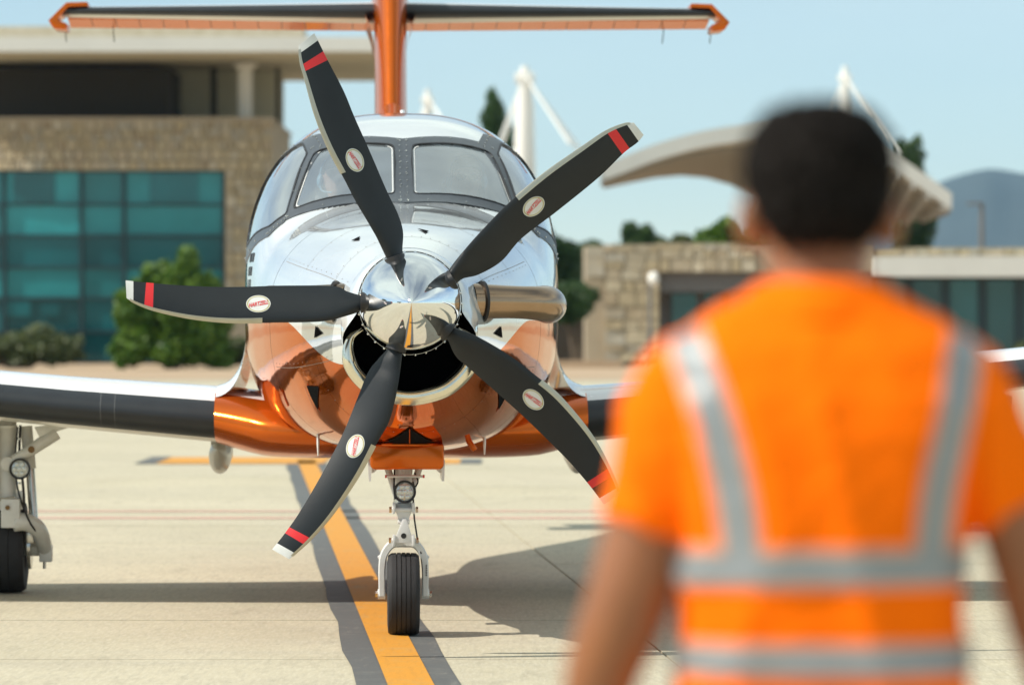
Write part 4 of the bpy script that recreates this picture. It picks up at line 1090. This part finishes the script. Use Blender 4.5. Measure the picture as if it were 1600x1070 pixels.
def pilot(sx, label, shades):
    w = plane.matrix_basis @ Vector((sx, 4.02, 1.60))
    e = tag(empty('person', w, YAW), label, 'person', 'pilots in the cockpit')
    b = MB(); head_geo(b, (0, -0.06, 0.80), -1.0)
    b.tube([(0, 0, .55), (0, -.02, .63), (0, -.045, .72)], [.065, .058, .056], 16)
    ell_loft(b, [(.0, .17, .12, 0, 0), (.2, .16, .115, 0, 0), (.45, .185, .11, 0, 0), (.53, .16, .09, 0, 0), (.60, .07, .06, 0, 0)])
    for sg in (-1, 1):
        A = [(sg * .19, 0, .50), (sg * .245, -.03, .34), (sg * .255, -.10, .20), (sg * .20, -.27, .22), (sg * .15, -.38, .27)]
        b.tube(catmull(A, 16), [.055 - .025 * i / 15 for i in range(16)], 14); hand(b, A[-1], Vector(A[-1]) - Vector(A[-2]), sg)
        b.tube([(sg * .09, -.02, .05), (sg * .11, -.30, .08), (sg * .12, -.42, .0), (sg * .12, -.45, -.15)], [.085, .075, .065, .05], 14)
    remesh(b, 'body', M['skinpale'], e, 0.008, 4)
    b = MB(); ell_loft(b, [(-.02, .18, .13, 0, 0), (.2, .17, .125, 0, 0), (.45, .196, .12, 0, 0), (.535, .17, .10, 0, 0), (.61, .078, .07, 0, 0)])
    for sg in (-1, 1): b.tube(catmull([(sg * .16, 0, .50), (sg * .21, -.01, .46), (sg * .25, -.03, .33)], 8), .066, 16)
    remesh(b, 'shirt', M['blueshirt'], e, 0.010, 6)
    b = MB(); ell_loft(b, [(.79, .080, .05, 0, .035), (.83, .083, .085, 0, .014), (.875, .082, .10, 0, .0), (.91, .066, .082, 0, .004), (.93, .03, .04, 0, .004)], 28, 0, -.055); remesh(b, 'hair', M['hair'], e, .008, 3)
    hs = MB(); hs.tube([(.098 * cos(a), -.055, .80 + .145 * sin(a)) for a in [pi * k / 16 for k in range(17)]], .008, 8)
    for sg in (-1, 1): hs.ball((sg * .095, -.055, .79), (.022, .035, .042), 14, 8)
    hs.tube(catmull([(-.10, -.07, .77), (-.085, -.14, .735), (-.03, -.175, .725)], 10), .004, 6); hs.build('headset', M['headset'], e)
    if shades:
        g_ = MB()
        for sg in (-1, 1):
            g_.ball((sg * .034, -.158, .812), (.030, .008, .021), 14, 8); g_.tube([(sg * .062, -.152, .818), (sg * .086, -.06, .818)], .003, 6)
        g_.tube([(-.012, -.162, .817), (.012, -.162, .817)], .003, 6); g_.build('sunglasses', M['shades'], e)
pilot(-0.36, 'pilot with pale headset behind the left windscreen pane', False)
pilot(0.36, 'pilot in dark sunglasses behind the right windscreen pane', True)

# ------------------------------------------------------------------ background buildings
def stones(parent, rects, d, px_w, px_h, depth=0.22, lim=300, rs=5):
    """individual stones laid in courses inside photo rectangles at distance d (face at y=d)"""
    R = random.Random(rs); protos = []; n = 0
    for (xa, xb, ya, yb) in rects:
        y = yb
        while y - ya > 3:
            h = min(px_h * R.uniform(.6, 1.45), y - ya)
            if y - h - ya < px_h * .5: h = y - ya
            x = xa
            while xb - x > 2:
                w = px_w * R.uniform(.6, 1.5)
                if xb - x - w < px_w * .5: w = xb - x
                a, c = wpt(x + .7, y - .5, d), wpt(x + w - .7, y - h + .5, d)
                if n < lim:
                    if len(protos) < 5:
                        b = MB(); v = [Vector((sx * .5 * (1 - .06 * R.random() * (sy < 0)), sy * .5 + (R.uniform(-.12, .12) if sy < 0 else 0), sz * .5 * (1 - .06 * R.random() * (sy < 0)))) for sz in (-1, 1) for sy in (-1, 1) for sx in (-1, 1)]
                        b.add(v, [(0, 2, 3, 1), (4, 5, 7, 6), (0, 1, 5, 4), (2, 6, 7, 3), (0, 4, 6, 2), (1, 3, 7, 5)])
                        o = b.build('stone', M['stone'], None, False); protos.append(o)
                    else: o = R.choice(protos).copy(); COL.objects.link(o)
                    o.parent = parent; o.location = Vector(((a.x + c.x) / 2, d - depth * .25 + R.uniform(-.03, .03), (a.z + c.z) / 2)) - parent.location
                    o.scale = (c.x - a.x, depth, c.z - a.z); n += 1
                x += w
            y -= h
    return n
def slab(parent, name, m, xa, xb, ya, yb, d, deep, off=0.0, bevel=0):
    a, c = wpt(xa, yb, d), wpt(xb, ya, d)
    b = MB(); b.box(((a.x + c.x) / 2 - parent.location.x, d + off + deep / 2 - parent.location.y, (a.z + c.z) / 2 - parent.location.z), (c.x - a.x, deep, c.z - a.z))
    return b.build(name, m, parent, False, bevel=bevel)
DB = 170.0; GY = HZ + CH * FPX / DB
left = tag(empty('terminal_building', (wpt(170, 500, DB).x, DB, 0)), 'stone-clad terminal building with teal glass front and overhanging flat roof', 'building')
slab(left, 'wall', M['mortar'], -120, 351, 186, 266, DB, 14, 0.05); slab(left, 'wall', M['mortar'], 352, 425, 186, GY, DB, 14, 0.05)
slab(left, 'wall', M['mullion'], -120, 351, 266.5, GY, DB, 12, 0.9)
stones(left, [(-8, 425, 190, 266), (353, 425, 266, 470)], DB, 13.5, 13, lim=300)
slab(left, 'parapet_coping', M['mortar'], -120, 427, 184, 190, DB, 14.4, -0.25)
rows = [267, 319, 368, 418, 466, 518, GY - 1]; cols = [-116, -56, 5, 126, 193, 349]
for i in range(6):
    for j in range(5):
        m_ = M['tealglass'] if i in (0, 1, 3) else M['tealdark']
        slab(left, 'glass_pane', m_, cols[j] + 1.4, cols[j + 1] - 1.4, rows[i] + 1.4, rows[i + 1] - 1.4, DB, 0.06, 0.40 + 0.02 * random.random())
for x in cols[1:]: slab(left, 'mullion', M['mullion'], x - 2.6, x + 2.6, 266.5, GY, DB, 0.30, 0.20)
for y in rows[1:-1]: slab(left, 'transom', M['mullion'], -116, 349, y - 1.7, y + 1.7, DB, 0.22, 0.26)
for xa, xb, ya, yb in ((20, 84, 270, 316), (233, 308, 270, 316), (6, 46, 470, 494), (62, 92, 474, 494)):
    slab(left, 'window_sash', M['tealdark'], xa, xb, ya, yb, DB, 0.08, 0.30)
# terrace, column, roof
slab(left, 'terrace_recess', M['recess'], -120, 256, 100, 184, DB, 6, 2.5)  # solid box filling the recess, its shade painted as dark colour
slab(left, 'terrace_back_wall', M['soffit'], 215, 424, 88, 180, DB, 0.3, 9.0)
for xa, xb in ((312, 322), (418, 424)): slab(left, 'terrace_post', M['recess'], xa, xb, 92, 184, DB, 0.3, 6.0)
c = wpt(379, 140, DB); b = MB()
zb, zt = wpt(0, 184, DB).z, wpt(0, 98, DB).z
b.tube([(c.x - left.location.x, 1.6, zb), (c.x - left.location.x, 1.6, zt)], 0.29, 20); b.tube([(c.x - left.location.x, 1.6, zt - .18), (c.x - left.location.x, 1.6, zt + .05)], [.30, .55], 20); b.build('column', M['roofwhite'], left)
# roof: front edge, soffit sloping back, top
ra, rb2 = wpt(-140, 60, DB - 4), wpt(604, 60, DB - 4)
z1, z0 = wpt(0, 58, DB - 4).z, wpt(0, 81, DB - 4).z; zback = z0 - 0.02
b = MB(); ox = left.location.x
xs2 = (ra.x - ox, rb2.x - ox)
b.add([(x, y, z) for x in xs2 for y, z in ((-4, z0), (-4, z1), (16, z1 + .1), (16, zback), (2.5, zback))],
      [(0, 1, 6, 5), (1, 2, 7, 6), (2, 3, 8, 7), (3, 4, 9, 8), (4, 0, 5, 9), (0, 4, 3, 2, 1), (5, 6, 7, 8, 9)], [0, 0, 0, 1, 1, 0, 0])
b.build('roof', [M['roofwhite'], M['soffit']], left, False)
slab(left, 'roof_upstand', M['stone'], -140, 470, 36, 58, DB, 3.0, 2.0)

DR = 160.0; GR = HZ + CH * FPX / DR
low = tag(empty('low_building', (wpt(1300, 500, DR).x, DR, 0)), 'low stone building with grey beam and dark teal glass band on the right', 'building')
slab(low, 'wall', M['mortar'], 945, 1030, 382, GR, DR, 10, .1); slab(low, 'wall', M['mortar'], 1030, 1362, 380, 425, DR, 10, .1)
slab(low, 'wall', M['greywall'], 1030, 1362, 425.5, GR, DR, 8, 1.6)
slab(low, 'grey_beam', M['greywall'], 1031, 1361, 425.5, 456, DR, 2.0, .3)
stones(low, [(945, 1030, 383, 566), (1031, 1180, 381, 425)], DR, 24, 17, lim=220, rs=9)
stones(low, [(915, 945, 384, 452)], DR, 30, 24, lim=6, rs=4)
slab(low, 'wall', M['mortar'], 915, 945, 384, GR, DR, 5, .3)
for xa, xb in ((1052, 1091), (1103, 1131), (1143, 1190), (1203, 1250)): slab(low, 'window', M['tealdark'], xa, xb, 458, 515, DR, 0.1, 1.45)
slab(low, 'glass_wall', M['mullion'], 1362, 1720, 434, GR, DR, 6, .9)
for k in range(6):
    xa = 1364 + 58 * k; slab(low, 'glass_pane', M['tealdark'], xa + 7, xa + 51, 437, 552, DR, 0.08, 0.6 + .02 * random.random())
    slab(low, 'mullion', M['mullion'], xa - 7, xa + 5, 434, GR, DR, 0.3, .45)
slab(low, 'fascia', M['roofwhite'], 1360, 1725, 401, 433, DR, 8, -1.2)
slab(low, 'roof_cap', M['stone'], 1362, 1725, 387, 400.5, DR, 6, .2)
stones(low, [(1370, 1604, 387, 400)], DR, 26, 13, depth=.3, lim=14, rs=2)
post = tag(MB().tube([(wpt(1016, 500, DR - 6).x, DR - 6, 0), (wpt(1016, 500, DR - 6).x, DR - 6, wpt(0, 440, DR - 6).z)], .07, 12).build('lamp_post', M['greywall']), 'pale slim post with rounded lamp in front of the stone wall', 'lamp post')
p = wpt(1021, 436, DR - 6); MB().ball((p.x, p.y, p.z), (.2, .2, .26), 14, 8).build('lamp_head', M['mast'], post)
garage = tag(empty('garage_block', (wpt(905, 500, DR + 4).x, DR + 4, 0)), 'dark open garage behind the aircraft with tan kerb wall', 'building')
slab(garage, 'dark_opening', M['recess'], 800, 934, 455, GR - 8, DR + 4, 5, .4)
slab(garage, 'side_wall', M['mortar'], 780, 800, 440, GR, DR + 4, 5, 0)
slab(garage, 'kerb_wall', M['tan'], 790, 972, GR - 9, GR + 3, DR - 6, .5, 0)

# suspended canopy with masts
DC = 205.0
can = tag(empty('canopy', (wpt(1210, 300, DC).x, DC, 0)), 'white arched canopy roof hung from masts behind the person', 'canopy')
fr_e = catmull([wpt(x, y, DC - 8) for x, y in [(938, 284), (975, 270), (1030, 249), (1100, 230), (1180, 219), (1270, 219), (1340, 236), (1400, 268), (1450, 301), (1487, 328)]], 40)
bk_e = catmull([wpt(x, y, DC + 14) for x, y in [(944, 288), (985, 280), (1035, 272), (1085, 272), (1130, 284), (1180, 304), (1250, 326), (1320, 340), (1390, 344), (1456, 338)]], 40)
R = []; R2 = []
for i in range(40):
    a, c_ = fr_e[i], bk_e[i]
    R.append([a.lerp(c_, k / 10) - can.location for k in range(11)]); R2.append([a.lerp(c_, k / 10) + Vector((0, 0, .75 * (1 - .5 * k / 10))) - can.location for k in range(11)])
b = MB(); b.loft([r + q[::-1] for r, q in zip(R, R2)], True, True, True); b.build('canopy_shell', M['membrane'], can, True, 40)
for k in range(1, 10):
    MB().tube([Vector(R[i][k]) - Vector((0, 0, .10)) for i in range(0, 40, 3)], .13, 8).build('canopy_purlin', M['ribgrey'], can)
for i in range(26, 40, 2):
    MB().tube([R[i][k] - Vector((0, 0, .16)) for k in range(11)], .16, 8).build('canopy_rib', M['ribgrey'], can)
def mast(x, ytop, d, label, cables, wpx=26):
    base = wpt(x, 500, d); top = wpt(x, ytop, d)
    e = tag(empty('canopy_mast', (base.x, d, 0)), label, 'mast', 'white canopy masts')
    s_ = FPX / d; r = wpx / 2 / s_
    b = MB(); H = top.z
    b.tube([(0, 0, 0), (0, 0, H * .5), (0, 0, H * .86), (0, 0, H)], [r * .8, r, r * .8, r * .35], 16); b.build('mast_pole', M['mast'], e)
    MB().box((0, 0, H * .96), (r * 1.7, r * 1.2, r * .9)).build('mast_head', M['mast'], e, True, 30, .05)
    for cx_, cy_, dd in cables:
        q = wpt(cx_, cy_, dd) - e.location
        MB().tube([(0, 0, H * .97), q], .055, 8).build('cable', M['mast'], e)
mast(820, 104, DC, 'tall white mast with stay cables right of the cockpit', [(775, 235, DC - 12), (782, 235, DC), (890, 225, DC - 9), (905, 240, DC - 9), (935, 270, DC - 8)], 36)
mast(1320, 104, DC, 'white mast with stay cables rising behind the person', [(1358, 185, DC - 6), (1385, 222, DC - 8), (1405, 240, DC - 8), (1290, 200, DC - 8)], 24)
mast(668, 140, DC + 25, 'short white mast top just right of the orange tail fin', [(700, 200, DC + 15), (720, 240, DC + 15), (640, 230, DC + 15)], 22)
lp = empty('light_pole', (wpt(1534, 500, 230).x, 230, 0)); tag(lp, 'thin grey light pole in front of the mountain', 'light pole')
H = wpt(0, 317, 230).z
MB().tube([(0, 0, 0), (0, 0, H)], [.17, .12], 12).build('pole', M['greywall'], lp); MB().box((-.35, 0, H - .05), (.85, .3, .14)).build('lamp_head', M['greywall'], lp)

# ------------------------------------------------------------------ vegetation
def leaves(name, ells, n, size, m, parent, rs):
    R = random.Random(rs); v = []; f = []; vol = [e[3] * e[4] * e[5] for e in ells]
    for _ in range(n):
        e = R.choices(ells, vol)[0]
        while True:
            p = Vector((R.uniform(-1, 1), R.uniform(-1, 1), R.uniform(-1, 1)))
            if .15 < p.length < 1: break
        p *= (0.55 + 0.45 * R.random()) / max(p.length, .55) if p.length < .55 else 1
        c = Vector((e[0] + p.x * e[3], e[1] + p.y * e[4], e[2] + p.z * e[5]))
        s_ = size * R.uniform(.6, 1.4); a = Vector((R.gauss(0, 1), R.gauss(0, 1), R.gauss(0, 1))).normalized(); w = a.orthogonal().normalized() * s_ * .5; a *= s_
        k = len(v); v += [c - a * .5, c + w, c + a * .5, c - w]; f.append((k, k + 1, k + 2, k + 3))
    return MB().add(v, f).build(name, m, parent, False)
def plant(name, label, cat, px, d, ells, n, size, m, group=None, rs=1, stems=3):
    """ells in metres relative to the plant's foot: (x, y, z, rx, ry, rz)"""
    base = wpt(px, 500, d); e = tag(empty(name, (base.x, d, 0)), label, cat, group)
    R = random.Random(rs)
    big = []
    for q in ells:     # break each ellipsoid into uneven clumps
        big.append((q[0], q[1], q[2], q[3] * .72, q[4] * .72, q[5] * .78))
        for _ in range(9):
            a, h = R.uniform(0, 2 * pi), R.uniform(-.8, .9); r = sqrt(1 - h * h)
            k = R.uniform(.25, .42)
            big.append((q[0] + q[3] * .72 * r * cos(a), q[1] + q[4] * .72 * r * sin(a), q[2] + q[5] * .75 * h, q[3] * k, q[4] * k, q[5] * k))
    leaves('crown', big, n, size, m, e, rs)
    b = MB(); ztop = max(q[2] for q in ells)
    for k in range(stems):
        q = R.choice(ells); b.tube([(R.uniform(-.15, .15), 0, -.02), (q[0] * .4, q[1] * .4, q[2] * .5), (q[0], q[1], q[2])], [.12, .08, .03], 8)
    b.build('trunk', M['bark'], e); return e
def mpp(d): return d / FPX
u = mpp(150)
plant('shrub', 'tall bright green shrub in front of the teal glass facade', 'shrub', 268, 150, [(-1.1, 0, 1.9, .9, .9, 1.7), (.2, 0, 2.3, 1.1, 1.0, 1.9), (1.2, 0, 2.1, 1.0, .9, 1.7), (-1.4, 0, .8, .9, .8, .9), (0, 0, .8, 1.3, .9, .9), (1.3, 0, .8, 1.0, .8, .9)], 15000, .20, M['leafbright'], rs=11, stems=6)
plant('hedge', 'low clipped olive-green hedge at the foot of the glass facade', 'hedge', 40, 152, [(-2.0, 0, .72, 1.4, .8, .75), (0, 0, .75, 1.5, .8, .78), (1.3, 0, .65, .9, .7, .68), (-4, 0, .7, 1.4, .8, .75)], 7000, .15, M['leafolive'], rs=12, stems=6)
plant('hedge', 'low grey-green hedge between shrub and aircraft nose', 'hedge', 340, 152, [(-.9, 0, .55, .9, .6, .58), (.5, 0, .6, 1.1, .6, .62)], 4000, .15, M['leafolive'], rs=13)
plant('cypress_tree', 'dark cypress tree beside the tall white mast', 'tree', 772, 225, [(0, 0, 3.0, 1.2, 1.2, 3.0), (0, 0, 7.5, 1.15, 1.1, 3.2), (0, 0, 10.6, 1.05, 1.0, 2.6), (.0, 0, 12.0, .95, .9, 2.0)], 9000, .24, M['leafdark'], 'cypress trees', rs=14, stems=3)
plant('cypress_tree', 'dark cypress tree under the right end of the canopy', 'tree', 1424, 225, [(0, 0, 3.0, 1.35, 1.2, 3.2), (-.1, 0, 6.8, 1.3, 1.2, 3.2), (-.15, 0, 9.2, 1.15, 1.1, 2.5)], 10000, .24, M['leafdark'], 'cypress trees', rs=15, stems=3)
tr = [(860, 'leafdark', 178, 362, 60, 'dark tree at the edge of the fuselage'), (925, 'leafdark', 200, 372, 55, 'dark tree behind the stone pillar'), (998, 'leafdark', 195, 352, 46, 'small rounded tree behind the stone building roof'),
      (1065, 'leafolive', 190, 362, 60, 'olive tree rising behind the stone building roof'), (1128, 'leafbright', 188, 342, 56, 'bright green tree left of the head of the person'), (1205, 'leafbright', 192, 350, 60, 'bright green tree hidden mostly by the head of the person')]
for i, (px, lm, d, ytop, wpx, lab) in enumerate(tr):
    zt = wpt(0, ytop - 6, d).z; hw = wpx * .75 * mpp(d)
    plant('tree', lab, 'tree', px, d, [(0, 0, zt - 1.3, hw, hw, 1.3), (-hw * .6, 0, zt - 1.9, hw * .8, hw * .8, 1.2), (hw * .6, 0, zt - 1.8, hw * .8, hw * .8, 1.2)], 7500, .24, M[lm], 'trees behind the low building', rs=30 + i)
plant('shrub', 'dark green shrub hanging over the dark garage opening', 'shrub', 902, 158, [(0, 0, 2.5, .85, .6, .8), (-.6, 0, 2.3, .8, .6, .9)], 4500, .17, M['leafdark'], rs=41)
plant('shrub', 'small green shrub before the glass band at right edge', 'shrub', 1604, 152, [(0, 0, .5, .75, .6, .6)], 2500, .15, M['leafolive'], rs=42)

# trees and a hangar beyond the frame, added for dark reflections in the nose
def added_tree(p, sc_, first=[None]):
    if first[0] is None:
        e = plant('tree', 'broad green tree added out of view beside the apron for nose reflections', 'tree', 800, 100, [(0, 0, 4.2, 2.6, 2.6, 2.2), (1.3, .6, 5.6, 1.9, 1.9, 1.6), (-1.4, -.5, 5.2, 1.8, 1.8, 1.7)], 5000, .34, M['leafdark'], 'trees added out of view for nose reflections', rs=77)
        first[0] = e
    else:
        e = first[0].copy(); COL.objects.link(e)
        for c in first[0].children:
            q = c.copy(); COL.objects.link(q); q.parent = e
    e.location = p; e.scale = (sc_, sc_, sc_); e.rotation_euler = (0, 0, p[1])
rt = random.Random(21)
for i in range(9): added_tree((-46 - rt.uniform(0, 14), -60 + 17 * i + rt.uniform(-4, 4), 0), rt.uniform(.9, 1.5))
for i in range(5): added_tree((20 + 16 * i, -75 - rt.uniform(0, 12), 0), rt.uniform(.9, 1.4))
hg = tag(empty('reflection_hangar', (-30, -85, 0)), 'wide grey metal hangar added out of view behind the camera', 'reflection_hangar')
MB().box((0, 0, 4.5), (46, 20, 9)).build('wall', M['greywall'], hg, False)
MB().prism([(-24, 9.01), (0, 12.5), (24, 9.01), (24, 8.7), (-24, 8.7)], -10.5, 10.5).build('roof', M['roofwhite'], hg, False)
for k in range(4): MB().box((-16.5 + 11 * k, 10.15, 3.6), (10.4, .2, 7.2)).build('sliding_door', M['recess' if k % 2 else 'soffit'], hg, False)

# ------------------------------------------------------------------ mountain
DM = 6000.0
b = MB(); prof_ = [(900, 490), (1000, 470), (1100, 430), (1200, 388), (1300, 345), (1390, 318), (1440, 298), (1480, 280), (1510, 271), (1545, 264), (1580, 268), (1620, 276), (1700, 300), (1800, 320), (1950, 350), (2200, 420), (2500, 480)]
cres = catmull([wpt(x, y, DM) for x, y in prof_], 120); R = []
rm = random.Random(5)
for k in range(9):
    t = k / 8; row = []
    for i, p in enumerate(cres):
        h = p.z * (1 - t) ** 1.15; rug = (sin(i * .55 + 3 * t) + .6 * sin(i * 1.3 + 5 * t) + .4 * rm.uniform(-1, 1)) * 5 * (t > 0) * (1 - t)
        row.append(Vector((p.x * (1 - .25 * t), DM - 1500 * t, max(h + rug, -.5))))
    R.append(row)
for i, p in enumerate(cres): pass
b.loft([[Vector((p.x * 1.2, DM + 1600, -1)) for p in cres]] + R, closed=False)
M['mountain'] = mat('mountain_scrub', (0.04, 0.055, 0.055), 0.95, var=0.4, scale=.004)
tag(b.build('mountain', M['mountain'], None, True, 60), kind='structure')

# ------------------------------------------------------------------ air
hz = MB(); hz.box((0, 3200, 148), (14000, 9000, 300))
ho = hz.build('haze', M['black'], None, False); ho.data.materials.clear()
hm = bpy.data.materials.new('haze_air'); hm.use_nodes = True; hn = hm.node_tree; hn.nodes.clear()
pv = hn.nodes.new('ShaderNodeVolumePrincipled'); pv.inputs['Color'].default_value = (0.38, 0.68, 1.0, 1); pv.inputs['Density'].default_value = 0.00006; pv.inputs['Anisotropy'].default_value = 0.2
on = hn.nodes.new('ShaderNodeOutputMaterial'); hn.links.new(pv.outputs[0], on.inputs['Volume'])
ho.data.materials.append(hm); tag(ho, kind='stuff')
